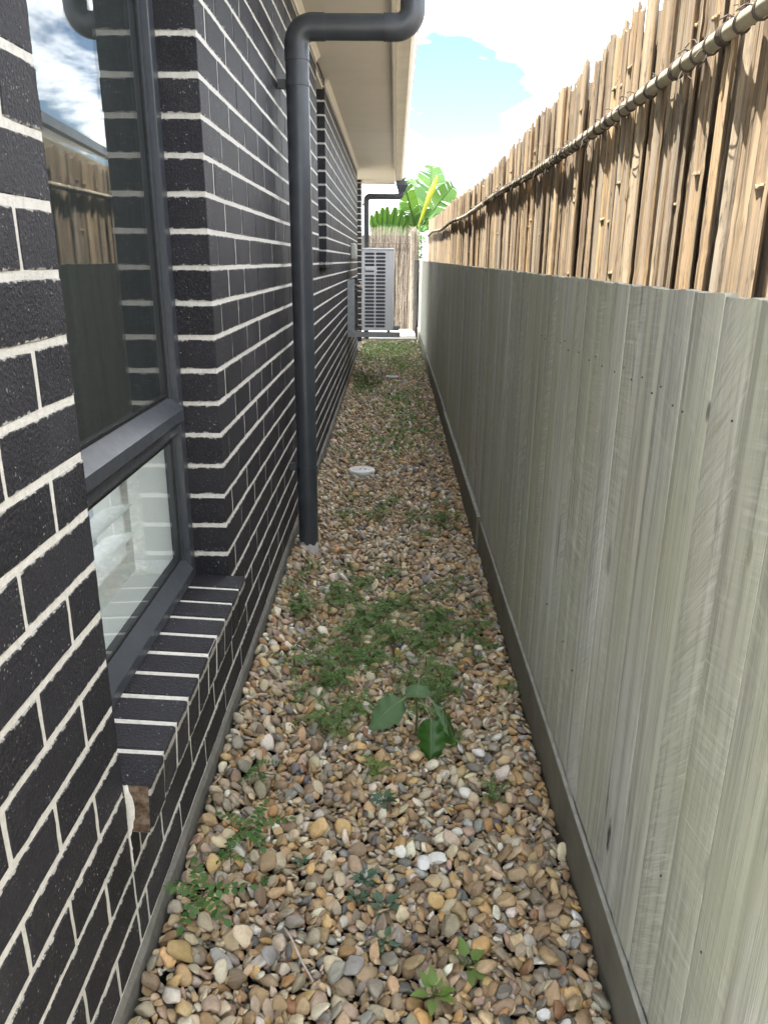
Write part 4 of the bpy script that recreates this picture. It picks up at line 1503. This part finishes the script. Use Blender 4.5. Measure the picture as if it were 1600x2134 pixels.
A = 0.0104
drop(0.45, 2.9, n_for(0.45, 2.9, A, 0.95), A, 2, 0.42)
drop(1.5, 2.9, n_for(1.5, 2.9, A, 0.80), A, 2, 0.44)
drop(0.75, 1.5, n_for(0.75, 1.5, A, 0.85), A, 3, 0.46)
drop(2.9, 4.6, n_for(2.9, 4.6, A * 1.08, 1.5), A * 1.08, 2, 0.34)
drop(4.6, 6.5, n_for(4.6, 6.5, A * 1.15, 1.5), A * 1.15, 1, 0.34)
drop(6.5, 12.72, n_for(6.5, 12.72, A * 1.4, 1.3), A * 1.4, 1)
st = np.array(stones)
V_all, F_all, C_all = [], [], []
off = 0
for lod in (1, 2, 3):
    v0, f0 = ICO[lod]
    for s in range(NSH):
        S = st[(st[:, 9] == s) & (st[:, 10] == lod)]
        if len(S) == 0: continue
        v = shaped(v0, s)
        P = v[None] * S[:, None, 3:6]
        z = P[..., 2] + P[..., 0] * S[:, None, 7] + P[..., 1] * S[:, None, 8]
        cs, sn = np.cos(S[:, 6])[:, None], np.sin(S[:, 6])[:, None]
        X = P[..., 0] * cs - P[..., 1] * sn + S[:, None, 0]
        Yv = P[..., 0] * sn + P[..., 1] * cs + S[:, None, 1]
        Z = z + S[:, None, 2]
        X = np.clip(X, -0.4435, None)
        n = len(S); nv = len(v)
        V_all.append(np.stack([X, Yv, Z], -1).reshape(-1, 3))
        F_all.append((f0[None] + (np.arange(n) * nv)[:, None, None] + off).reshape(-1, 3))
        col = palette[rng.choice(len(palette), n, p=pw)] * rng.uniform(0.74, 1.28, (n, 1)) * rng.uniform(0.95, 1.05, (n, 3)) * np.array([[1.0, 0.99, 0.97]])
        C_all.append(np.repeat(np.clip(col, 0.02, 0.8), nv, 0))
        off += n * nv
V = np.concatenate(V_all).astype(np.float32); F = np.concatenate(F_all).astype(np.int32); C = np.concatenate(C_all).astype(np.float32)
me = bpy.data.meshes.new('pebbles')
me.vertices.add(len(V)); me.vertices.foreach_set('co', V.ravel())
me.loops.add(F.size); me.loops.foreach_set('vertex_index', F.ravel())
me.polygons.add(len(F)); me.polygons.foreach_set('loop_start', np.arange(0, F.size, 3, dtype=np.int32))
me.polygons.foreach_set('use_smooth', np.ones(len(F), dtype=bool))
me.update(calc_edges=True)
at = me.attributes.new('col', 'FLOAT_COLOR', 'POINT')
at.data.foreach_set('color', np.concatenate([C, np.ones((len(C), 1), np.float32)], 1).ravel())
tag(link('pebbles', me, MAT['pebble']), 'mixed tan, grey and cream river pebbles covering the passage', 'gravel', kind='stuff')
print('pebbles', len(st), 'tris', len(F))


def gh(x, y):
    ix, iy = int((x - GX0) / CELL), int((y - GY0) / CELL)
    if 0 <= ix < nxg and 0 <= iy < nyg: return float(H[ix, iy])
    return 0.0


# ------------------------------------------------------------------ weeds
def leaf_faces(mbk, base, d, up, L, W, mi=0, fold=0.15, curl=0.15, n=4, tip=1.0):
    """one oval leaf from base along d"""
    d = Vector(d).normalized(); up = Vector(up)
    s = d.cross(up)
    if s.length < 1e-4: s = d.orthogonal()
    s.normalize(); u = s.cross(d).normalized()
    base = Vector(base)
    vs, fs = [], []
    for i in range(n + 1):
        t = i / n
        w = W * 0.5 * (math.sin(math.pi * min(1, t * 0.93 + 0.04) ** (0.8 * tip)) ** 0.75 if 0 < t < 1 else (0.12 if t == 0 else 0.06))
        c = base + d * (L * t) - u * (curl * L * t * t)
        vs += [c - s * w + u * (fold * w), c, c + s * w + u * (fold * w)]
    for i in range(n):
        a = 3 * i
        fs += [(a, a + 3, a + 4, a + 1), (a + 1, a + 4, a + 5, a + 2)]
    mbk.add(vs, fs, mi, True)


def frond(mbl, mbs, base, yaw, elev_, L, pairs, lw, ll, rr, droop=0.4):
    """pinnate leaf: rachis with opposite leaflets"""
    base = Vector(base)
    pts = []
    p = base.copy(); e = elev_
    stepL = L / (pairs + 1)
    for i in range(pairs + 2):
        pts.append(p.copy())
        p = p + Vector((math.cos(yaw) * math.cos(e), math.sin(yaw) * math.cos(e), math.sin(e))) * stepL
        e -= droop / (pairs + 1)
    mbs.tube(pts, [max(0.0004, L * 0.008 * (1 - 0.5 * i / len(pts))) for i in range(len(pts))], 4, 0, False, True)
    side = Vector((-math.sin(yaw), math.cos(yaw), 0))
    for i in range(1, pairs + 1):
        t = (pts[i + 1] - pts[i]).normalized()
        for sgn in (-1, 1):
            d = (side * sgn + t * 0.35 + Vector((0, 0, rr.uniform(-0.2, 0.2))))
            sc = (1 - 0.35 * abs(i / pairs - 0.45)) * rr.uniform(0.85, 1.1)
            leaf_faces(mbl, pts[i], d, Vector((0, 0, 1)) + t * rr.uniform(-0.3, 0.3), ll * sc, lw * sc, 0, 0.12, 0.1, 3)
    leaf_faces(mbl, pts[-1], (pts[-1] - pts[-2]), (0, 0, 1), ll, lw, 0, 0.12, 0.1, 3)


def weed_meshes(seed, height, nfr, L, pairs, ll, lw, branches=1):
    rr = random.Random(seed)
    ml, ms = MB(), MB()
    for b in range(branches):
        a0 = rr.uniform(0, 6.28); lean = rr.uniform(0.05, 0.45) if branches > 1 else rr.uniform(0, 0.15)
        pts = []
        for i in range(5):
            t = i / 4
            pts.append(Vector((math.cos(a0) * lean * height * t, math.sin(a0) * lean * height * t, height * t * (1 if branches == 1 else rr.uniform(0.8, 1)))))
        ms.tube(pts, [0.0016 * (1.2 - 0.6 * i / 4) for i in range(5)], 5, 0, True, True)
        for k in range(nfr):
            t = 0.25 + 0.75 * (k + 0.5) / nfr
            q = pts[min(4, int(t * 4))].lerp(pts[min(4, int(t * 4) + 1)], (t * 4) % 1)
            frond(ml, ms, q, a0 + k * 2.4 + rr.uniform(-0.4, 0.4), rr.uniform(0.0, 0.45), L * rr.uniform(0.75, 1.15), pairs, lw, ll, rr, rr.uniform(0.3, 0.9))
    return ml, ms


def plant(name, x, y, ml, ms, mat, label, group=None, rot=None, scale=1.0, smat='stem', leafname='foliage'):
    t = tag(empty(name, (x, y, gh(x, y) - 0.006)), label, 'weed', group)
    t.rotation_euler = (0, 0, random.uniform(0, 6.28) if rot is None else rot)
    t.scale = (scale,) * 3
    link(leafname, ml, None, t); link('stem', ms, None, t)
    return t


# thick ferny patch in the middle of the passage, and the smaller drifts beyond it
ferny = []
for s in range(9):
    ml, ms = weed_meshes(900 + s, random.uniform(0.03, 0.065), 4, 0.062, 7, 0.0120, 0.0058, 2)
    ferny.append((ml.mesh('foliage', [MAT['weed2']]), ms.mesh('stem', [MAT['stem']])))


def blob(n, cx, cy, sx_, sy_, label, group, smin=0.7, smax=1.25):
    k = 0
    while k < n:
        x, y = random.gauss(cx, sx_), random.gauss(cy, sy_)
        if not (-0.42 < x < fence_x(y) - 0.02) or y < 0.9: continue
        ml, ms = random.choice(ferny)
        lab, grp = label, group
        if group == 'ferny weeds in the thick patch':
            z = ('at the front edge' if y < 2.2 else 'at the far edge' if y > 2.75 else 'on the wall side' if x < -0.13 else 'on the plinth side' if x > 0.13 else 'in the middle')
            lab = 'low ferny green weed %s of the thick patch behind the drooping seedling' % z
            grp = 'ferny weeds %s of the thick patch' % z
        plant('ferny_weed', x, y, ml, ms, None, lab, grp, None, random.uniform(smin, smax))
        k += 1


blob(92, 0.0, 2.45, 0.205, 0.29, 'low ferny green weed in the thick patch behind the drooping seedling', 'ferny weeds in the thick patch', 0.75, 1.3)
blob(9, -0.20, 2.05, 0.09, 0.12, 'low ferny green weed in the thick patch behind the drooping seedling', 'ferny weeds in the thick patch', 0.6, 0.95)
blob(8, -0.33, 2.85, 0.05, 0.22, 'small ferny weed beside the brick wall in front of the downpipe', 'ferny weeds along the wall', 0.6, 1.0)
blob(13, 0.28, 3.78, 0.085, 0.13, 'ferny weed in the clump against the plinth beyond the downpipe', 'ferny weeds by the plinth', 0.8, 1.2)
blob(8, -0.05, 3.98, 0.09, 0.14, 'ferny weed in the small clump between downpipe and white cap', 'ferny weeds before the white cap', 0.7, 1.1)
blob(7, -0.27, 4.0, 0.06, 0.15, 'ferny weed tucked behind the foot of the near downpipe', 'ferny weeds behind the downpipe foot', 0.6, 0.95)
blob(6, -0.30, 5.6, 0.07, 0.35, 'small weed along the wall beyond the white cap', 'weeds beyond the white cap', 0.7, 1.0)

# foreground plants with rounder leaflets, each its own
def pinn(seed, h, nfr, L, pairs, ll, lw, br, mat='weed'):
    ml, ms = weed_meshes(seed, h, nfr, L, pairs, ll, lw, br)
    return ml.mesh('foliage', [MAT[mat]]), ms.mesh('stem', [MAT['stem']])


t = empty('pinnate_weed', (-0.375, 1.205, gh(-0.375, 1.205))); tag(t, 'round-leafleted weed nearest the camera against the slab edge', 'weed')
rr = random.Random(5)
ms = MB(); ms.tube([(0, 0, -0.01), (0.004, 0, 0.03), (0.006, 0.002, 0.06)], 0.0016, 6); ms.build('stem', MAT['stem'], t)
for yaw, e, L in ((3.05, 0.35, 0.085), (0.12, 0.30, 0.095), (4.4, 0.1, 0.075), (5.5, 0.15, 0.08), (2.0, 0.5, 0.07)):
    a, b = MB(), MB()
    frond(a, b, (0.006, 0.002, 0.055), yaw, e, L, 5, 0.0145, 0.021, rr, 0.5)
    o = a.build('frond', MAT['weed'], t); b.build('rachis', MAT['stem'], o)
t = empty('pinnate_weed', (-0.315, 1.43, gh(-0.315, 1.43))); tag(t, 'broad spreading weed with oval leaflets left of the pale twig', 'weed')
ms = MB(); ms.tube([(0, 0, -0.01), (0.0, 0.002, 0.03), (0.004, 0.0, 0.055)], 0.0015, 6); ms.build('stem', MAT['stem'], t)
for yaw, e, L in ((2.7, 0.3, 0.085), (0.3, 0.28, 0.09), (5.3, 0.1, 0.06), (1.2, 0.5, 0.07), (3.9, 0.0, 0.075)):
    a, b = MB(), MB()
    frond(a, b, (0.004, 0.0, 0.05), yaw, e, L, 5, 0.0135, 0.019, rr, 0.5)
    o = a.build('frond', MAT['weed'], t); b.build('rachis', MAT['stem'], o)
A_ = pinn(31, 0.05, 4, 0.05, 5, 0.013, 0.008, 1)
plant('pinnate_weed', -0.345, 1.36, *A_, None, 'small dark weed with few fronds just left of the broad spreading weed', scale=0.8)
plant('pinnate_weed', -0.262, 1.335, *pinn(32, 0.04, 3, 0.04, 4, 0.013, 0.009, 1), None, 'tiny two-stemmed weed in front of the broad spreading weed', scale=0.8)
plant('pinnate_weed', -0.325, 1.64, *pinn(33, 0.06, 5, 0.055, 5, 0.012, 0.0075, 1), None, 'bright green weed by the slab edge opposite the sill end')
plant('pinnate_weed', 0.275, 1.63, *pinn(34, 0.055, 5, 0.05, 6, 0.009, 0.005, 2, 'weed2'), None, 'lone feathery weed near the plinth below the dark board stain')
plant('pinnate_weed', -0.03, 1.72, *pinn(35, 0.06, 5, 0.05, 6, 0.010, 0.0055, 2, 'lime'), None, 'yellow-green feathery weed just left of the drooping seedling')
plant('pinnate_weed', -0.20, 1.90, *pinn(36, 0.07, 5, 0.055, 6, 0.011, 0.006, 2, 'weed2'), None, 'feathery weed standing apart at the front left of the thick patch')


def rosette(x, y, n, L, W, label, seed, mat='waxy'):
    rr = random.Random(seed)
    t = tag(empty('rosette_weed', (x, y, gh(x, y) - 0.002)), label, 'weed')
    s = MB(); s.tube([(0, 0, -0.01), (0, 0, 0.012)], 0.002, 6); s.build('stem', MAT['stem'], t)
    for k in range(n):
        a = k * 2.4 + rr.uniform(-0.3, 0.3); e = rr.uniform(0.15, 0.7)
        b = MB()
        d = Vector((math.cos(a) * math.cos(e), math.sin(a) * math.cos(e), math.sin(e)))
        q = Vector((0, 0, 0.006 + 0.004 * k / n))
        b.tube([q, q + d * L * 0.35], 0.0009, 4, 0, False, True)
        leaf_faces(b, q + d * L * 0.3, d, (0, 0, 1), L * 0.75, W, 0, 0.2, 0.25, 5, 0.7)
        b.build('leaf', MAT[mat], t)


rosette(-0.005, 1.60, 9, 0.038, 0.015, 'waxy green rosette weed a little in front of the drooping seedling', 1)
rosette(-0.045, 1.345, 10, 0.036, 0.014, 'larger waxy rosette right of the white shard in the foreground', 2)
rosette(0.000, 1.265, 9, 0.040, 0.015, 'waxy rosette in the middle foreground between two others', 3)
rosette(0.002, 1.185, 8, 0.032, 0.013, 'nearest waxy rosette, low in the middle foreground', 4)
rosette(-0.06, 1.30, 6, 0.028, 0.011, 'smallest waxy rosette at the left of the foreground row', 5)
rosette(-0.19, 1.38, 5, 0.022, 0.010, 'tiny dark rosette between the pale twig and the pinnate weed', 6)
rosette(0.165, 1.135, 7, 0.050, 0.024, 'bright lobed sprout at the front right among tan pebbles', 7, 'lime')
rosette(0.095, 1.06, 7, 0.045, 0.020, 'pale lime sprout at the bottom edge of the picture', 8, 'lime')

# drooping broad-leaved seedling
t = tag(empty('drooping_seedling', (0.086, 1.88, gh(0.086, 1.88) - 0.005)), 'wilted seedling with large dark green drooping leaves', 'plant')
t.scale = (1.28, 1.28, 1.15)
s = MB(); s.tube([(0, 0, -0.02), (0.003, 0, 0.06), (0.0, 0.004, 0.115), (0.006, 0.004, 0.150)], [0.0035, 0.003, 0.0026, 0.002], 8); s.build('stem', MAT['stem'], t)


def big_leaf(base, mid, tipd, L, W, mat, roll=0.0, petiole=True, seed=0, curl=0.5):
    rr = random.Random(seed)
    base, mid = Vector(base), Vector(mid)
    b = MB()
    b.tube([base, base.lerp(mid, 0.5) + Vector((0, 0, 0.012)), mid], [0.0018, 0.0015, 0.0013], 6, 1, False, True)
    d = Vector(tipd).normalized()
    side = d.cross(Vector((0, 0, 1)))
    if side.length < 0.05: side = Vector((1, 0, 0))
    side.normalize()
    side = Matrix.Rotation(roll, 3, d) @ side
    up = side.cross(d).normalized()
    n = 16; k = 5
    vs, fs = [], []
    for i in range(n + 1):
        tt = i / n
        w = W * 0.5 * max(0.02, (math.sin(math.pi * (tt * 0.94 + 0.05)) ** 0.7) * (1.12 - 0.45 * tt)) * (1 if 0 < i < n else 0.25) * (1 + rr.uniform(-0.06, 0.06))
        c = mid + d * (L * tt) + Vector((0, 0, -1)) * (curl * L * tt * tt)
        for j in range(-k, k + 1):
            u = j / k
            wav = 0.0035 * math.sin(tt * 22 + abs(u) * 3 + seed) * abs(u)
            vs.append(c + side * (w * u) + up * (-0.35 * w * u * u + wav))
    m_ = 2 * k + 1
    for i in range(n):
        for j in range(2 * k):
            a = i * m_ + j
            fs.append((a, a + m_, a + m_ + 1, a + 1))
    b.add(vs, fs, 0, True)
    b.tube([mid + d * (L * q) + Vector((0, 0, -1)) * (curl * L * q * q) + up * 0.0008 for q in np.linspace(0, 0.95, 9)], [0.0012 - 0.001 * q for q in np.linspace(0, 0.95, 9)], 5, 1, False, True)
    b.build('leaf', [MAT[mat], MAT['palestem']], t)


big_leaf((0, 0.004, 0.12), (-0.030, -0.01, 0.115), (-0.75, -0.45, -0.25), 0.088, 0.075, 'droop2', -0.55, seed=1, curl=0.35)
big_leaf((0.006, 0.004, 0.15), (0.004, -0.004, 0.158), (-0.10, -0.9, 0.10), 0.050, 0.062, 'droop2', 0.0, seed=2, curl=0.25)
big_leaf((0.003, 0.002, 0.115), (0.032, -0.03, 0.075), (0.0, -0.45, -0.9), 0.095, 0.072, 'droop', 0.25, seed=3, curl=0.15)
big_leaf((0.003, 0.002, 0.120), (0.058, -0.01, 0.085), (0.38, -0.30, -0.85), 0.085, 0.070, 'droop', -0.2, seed=4, curl=0.15)
big_leaf((0.003, 0.002, 0.10), (0.042, -0.005, 0.06), (0.30, -0.45, -0.8), 0.080, 0.060, 'droop', 0.1, seed=5, curl=0.1)
big_leaf((0.004, 0.003, 0.125), (0.036, -0.012, 0.110), (0.42, -0.40, -0.75), 0.082, 0.018, 'droop2', 0.9, seed=6, curl=0.1)

# low mixed ground cover in the far half of the passage: nobody could count it
m = MB()
rr = random.Random(77)
for cx, cy, sx_, sy_, n in ((0.05, 11.6, 0.30, 0.65, 1500), (0.15, 9.8, 0.22, 0.55, 620), (-0.28, 8.4, 0.10, 0.35, 330), (-0.30, 10.6, 0.09, 0.8, 220), (0.12, 7.4, 0.16, 0.45, 330), (0.20, 6.3, 0.12, 0.4, 230), (0.05, 5.6, 0.15, 0.3, 120)):
    k = 0
    while k < n:
        x, y = rr.gauss(cx, sx_), rr.gauss(cy, sy_)
        if not (-0.42 < x < fence_x(y) - 0.01 and 4.9 < y < 12.75): continue
        k += 1
        h = gh(x, y) - 0.004
        for q in range(rr.choice((2, 3, 4))):
            a = rr.uniform(0, 6.28); e = rr.uniform(0.2, 1.2)
            L = rr.uniform(0.015, 0.05)
            leaf_faces(m, (x + rr.uniform(-0.01, 0.01), y + rr.uniform(-0.01, 0.01), h), (math.cos(a) * math.cos(e), math.sin(a) * math.cos(e), math.sin(e)), (0, 0, 1), L, L * rr.uniform(0.3, 0.5), 0, 0.1, 0.3, 3)
o = m.build('ground_cover', MAT['weed2']); tag(o, 'low green ground cover creeping over the far pebbles', 'ground cover', kind='stuff')

# twigs and stalks lying on the pebbles
def stick(name, pts, r, mat, label):
    P = []
    for i, (x, y, dz) in enumerate(pts):
        P.append((x, y, gh(x, y) + dz))
    m = MB(); m.tube(P, r, 7)
    tag(m.build(name, MAT[mat]), label, 'twig')


stick('twig', [(-0.205, 1.205, 0.010), (-0.185, 1.165, 0.016), (-0.160, 1.13, 0.014), (-0.135, 1.095, 0.010)], [0.0022, 0.0026, 0.0026, 0.0020], 'twig', 'pale pinkish twig lying across the foreground pebbles')
stick('straw', [(-0.19, 1.36, 0.006), (-0.15, 1.32, 0.014), (-0.125, 1.29, 0.01)], 0.0009, 'rail', 'thin dry stalk slanting right above the pale twig')
stick('straw', [(-0.135, 1.24, 0.006), (-0.10, 1.285, 0.016), (-0.07, 1.32, 0.012)], 0.0009, 'rail', 'thin dry stalk crossing towards the white shard')

t = tag(empty('dry_leaf', (0.262, 2.10, gh(0.262, 2.10) + 0.012)), 'curled dry brown leaf on the pebbles near the plinth', 'leaf')
m = MB(); leaf_faces(m, (-0.03, 0, 0), (1, 0.25, 0.1), (0, -0.4, 1), 0.062, 0.040, 0, 0.5, 0.35, 8); m.build('blade', MAT['dry'], t)
m = MB(); m.tube([(-0.03, 0, 0), (-0.045, -0.004, 0.004)], 0.0011, 5); m.build('stalk', MAT['dry'], t)
rr = random.Random(21)
for i, (x, y, lab) in enumerate(((0.21, 1.30, 'small tan dead leaf lying flat at the right foreground'), (-0.10, 1.55, 'narrow brown dead leaf left of the middle rosette'), (0.33, 1.95, 'dead leaf lodged by the plinth beyond the lone feathery weed'))):
    a = rr.uniform(0, 6)
    t = tag(empty('dry_leaf', (x, y, gh(x, y) + 0.004)), lab, 'leaf')
    m = MB(); leaf_faces(m, (0, 0, 0), (math.cos(a), math.sin(a), 0.08), (0.2, -0.2, 1), 0.036, 0.014, 0, 0.4, 0.2, 6); m.build('blade', MAT['dry'], t)

# ------------------------------------------------------------------ beyond the fences
def banana_leaf(b, base, pts, W, seed, mi=0, torn=0.55, tipw=0.2):
    """blade along a bent midrib, split into strips that droop unevenly"""
    rr = random.Random(seed)
    P = [Vector(p) for p in pts]
    def at(t):
        f = t * (len(P) - 1); i = min(len(P) - 2, int(f)); return P[i].lerp(P[i + 1], f - i)
    n = 26
    blen = sum((P[q + 1] - P[q]).length for q in range(len(P) - 1))
    for side in (-1, 1):
        i = 0
        while i < n:
            k = 1 if rr.random() < torn else rr.randint(2, 4)
            k = min(k, n - i)
            if torn == 0.0: k = n
            drop_ = rr.uniform(-0.1, 0.35); gap = rr.uniform(0.02, 0.25) if k < 4 else 0.05
            vs, fs = [], []
            for j in range(k + 1):
                t = (i + j) / n
                c = at(min(1, t)); c2 = at(min(1, t + 0.02)); d = (c2 - c)
                if d.length < 1e-5: d = P[-1] - P[-2]
                d.normalize()
                s = d.cross(Vector((0, -1, 0.25))).normalized() * side
                up = s.cross(d).normalized() * side
                w = W * 0.5 * (math.sin(math.pi * (0.06 + 0.9 * t)) ** 0.55)
                te = t if not (j == k) else t - gap / n
                for q, u in enumerate((0, 0.5, 1.0)):
                    tw = 0.0 if k == n or (k > 3 and 0 < j < k) else (0.42 * gap * 4 * u * blen / n) * (1 if j == 0 else (-1 if j == k else 0))
                    vs.append(c + s * (w * u) + d * (w * 0.45 * u + tw) + up * (0.10 * w * u) - Vector((0, 0, 1)) * (drop_ * w * u * u))
            for j in range(k):
                for q in range(2):
                    a = 3 * j + q
                    fs.append((a, a + 3, a + 4, a + 1))
            b.add(vs, fs, mi, True)
            i += k
    b.tube([at(q) for q in np.linspace(0, 1, 12)], [0.022 * (1 - 0.8 * q) for q in np.linspace(0, 1, 12)], 7, mi, False, True)


def W3(px, py, y):
    """point at distance y behind a place seen in the picture"""
    u, v = (px - 800) / 1572.6, (py - 1067) / 1572.6
    d = RIGHT * u + DOWN * v + FWD
    return Vector((d * (y / d[1])).tolist()) + Vector((0, 0, EYE))


def palm(name, base, leaves, label, seed):
    t = tag(empty(name, base), label, 'plant')
    B = Vector(base)
    s = MB()
    tips = []
    for i, (path, W, torn, mat) in enumerate(leaves):
        pts = [p - B for p in path]
        s.tube([Vector((0, 0, 0)), (pts[0] * 0.5) + Vector((0, 0.0, -0.1)), pts[0]], [0.06, 0.04, 0.024], 8)
        b = MB()
        banana_leaf(b, None, pts, W, seed + i, 0, torn)
        b.build('leaf', MAT[mat], t)
    s.build('stalk', MAT['palestem'], t)
    return t


YB = 16.4
L_ = []
L_.append(([W3(868, 480, YB), W3(884, 430, YB), W3(897, 385, YB + 0.1), W3(900, 345, YB + 0.2)], 0.62, 0.75, 'banana'))
L_.append(([W3(872, 478, YB - 0.3), W3(892, 452, YB - 0.3), W3(915, 420, YB - 0.3), W3(944, 386, YB - 0.4)], 0.52, 0.4, 'banana'))
L_.append(([W3(866, 478, YB - 0.2), W3(857, 440, YB - 0.3), W3(847, 400, YB - 0.5), W3(838, 372, YB - 0.6)], 0.34, 0.15, 'banana'))
L_.append(([W3(868, 478, YB + 0.3), W3(866, 430, YB + 0.4), W3(866, 395, YB + 0.5), W3(858, 372, YB + 0.6)], 0.42, 0.7, 'banana'))
L_.append(([W3(866, 480, YB + 0.1), W3(850, 455, YB + 0.1), W3(838, 440, YB), W3(826, 436, YB)], 0.40, 0.6, 'banana'))
L_.append(([W3(870, 482, YB - 0.1), W3(880, 462, YB - 0.2), W3(892, 452, YB - 0.4), W3(903, 456, YB - 0.5)], 0.40, 0.4, 'banana'))
palm('banana_plant', (W3(868, 520, YB).x, YB, -0.05), L_, 'tall torn-leaved banana plant with a yellow rolled leaf behind the far fence', 40)
bp_ = bpy.data.objects['banana_plant']
m = MB()
B0 = Vector(bp_.location)
pp = [W3(889, 424, YB - 0.6) - B0, W3(896, 404, YB - 0.6) - B0, W3(904, 386, YB - 0.6) - B0, W3(911, 366, YB - 0.6) - B0]
m.tube([W3(872, 470, YB - 0.4) - B0] + pp, [0.018, 0.04, 0.055, 0.05, 0.02], 10)
m.build('rolled_leaf', MAT['yellow'], bp_)
L_ = []
YC = 16.0
for i, (bx, by, px, py, w) in enumerate(((778, 496, 776, 447, 0.13), (785, 496, 787, 438, 0.15), (793, 498, 799, 431, 0.16), (803, 498, 809, 430, 0.15), (812, 500, 822, 431, 0.17), (822, 500, 836, 437, 0.14),
                                         (832, 500, 848, 448, 0.16), (842, 500, 856, 458, 0.13), (798, 500, 782, 462, 0.12), (826, 500, 843, 468, 0.14))):
    dy = 0.09 * ((i * 7) % 5)
    L_.append(([W3(bx, by, YC + dy), W3(bx * 0.45 + px * 0.55, by * 0.5 + py * 0.5, YC + dy), W3(px + (2 if px > 810 else -2), py, YC + dy - 0.1)], w, 0.0, 'banana'))
palm('banana_plant', (W3(815, 540, YC).x, YC + 0.3, -0.05), L_, 'low fan of banana leaves just above the brushwood fence', 80)
# dark shrub in the gap between the two fences
t = tag(empty('gap_shrub', (0.545, 15.0, 0)), 'dark leafy shrub showing in the gap between bamboo and brushwood', 'shrub')
m = MB(); rr = random.Random(3)
for i in range(900):
    p = (0.56 + rr.gauss(0, 0.06), 15.0 + rr.gauss(0, 0.08), rr.uniform(0.3, EYE + 0.62))
    d = (rr.uniform(-1, 1), rr.uniform(-1, 0.3), rr.uniform(-0.8, 0.6))
    leaf_faces(m, (p[0] - 0.545, p[1] - 15.0, p[2]), d, (0, 0, 1), rr.uniform(0.04, 0.09), rr.uniform(0.015, 0.03), 0, 0.1, 0.3, 3)
m.build('crown', MAT['weed'], t)
m = MB(); m.tube([(0, 0, -0.05), (0.01, 0, 0.9), (0.02, 0, EYE + 0.5)], [0.02, 0.015, 0.006], 7); m.build('trunk', MAT['stem'], t)
# neighbouring house, seen only mirrored in the window above the bamboo
nh = tag(empty('neighbour_house', (6.0, 10.0, 0)), 'pale neighbouring house whose metal roof edge is mirrored in the near window', 'house')
c0, c1 = Vector((2.75, 6.5, 0)), Vector((4.05, 18.0, 0))
dd = (c1 - c0).normalized(); nn_ = Vector((dd.y, -dd.x, 0))
NO = Vector((6.0, 10.0, 0))


def nbox(b, u0, u1, v0, v1, z0, z1, dz=0.0):
    A4 = [c0 + dd * u + nn_ * v - NO for u, v in ((u0, v0), (u1, v0), (u1, v1), (u0, v1))]
    zz = (0, 0, dz, dz)
    vs = [(p.x, p.y, z0 + q) for p, q in zip(A4, zz)] + [(p.x, p.y, z1 + q) for p, q in zip(A4, zz)]
    b.add(vs, [(0, 1, 2, 3), (7, 6, 5, 4), (0, 4, 5, 1), (1, 5, 6, 2), (2, 6, 7, 3), (3, 7, 4, 0)])


b = MB(); nbox(b, 0.6, 11.0, 0.6, 8.0, -0.05, 2.75); b.build('wall', MAT['render'], nh)
b = MB(); nbox(b, 0.0, 11.6, 0.02, 8.6, 2.99, 3.03, 8.6 * 0.36); b.build('roof', MAT['silver'], nh)
b = MB(); nbox(b, 0.0, 11.6, -0.10, 0.01, 2.88, 3.00); b.build('gutter', MAT['pipe'], nh)
b = MB(); nbox(b, 0.0, 11.6, 0.02, 0.6, 2.76, 2.79); b.build('soffit', MAT['soffit'], nh)
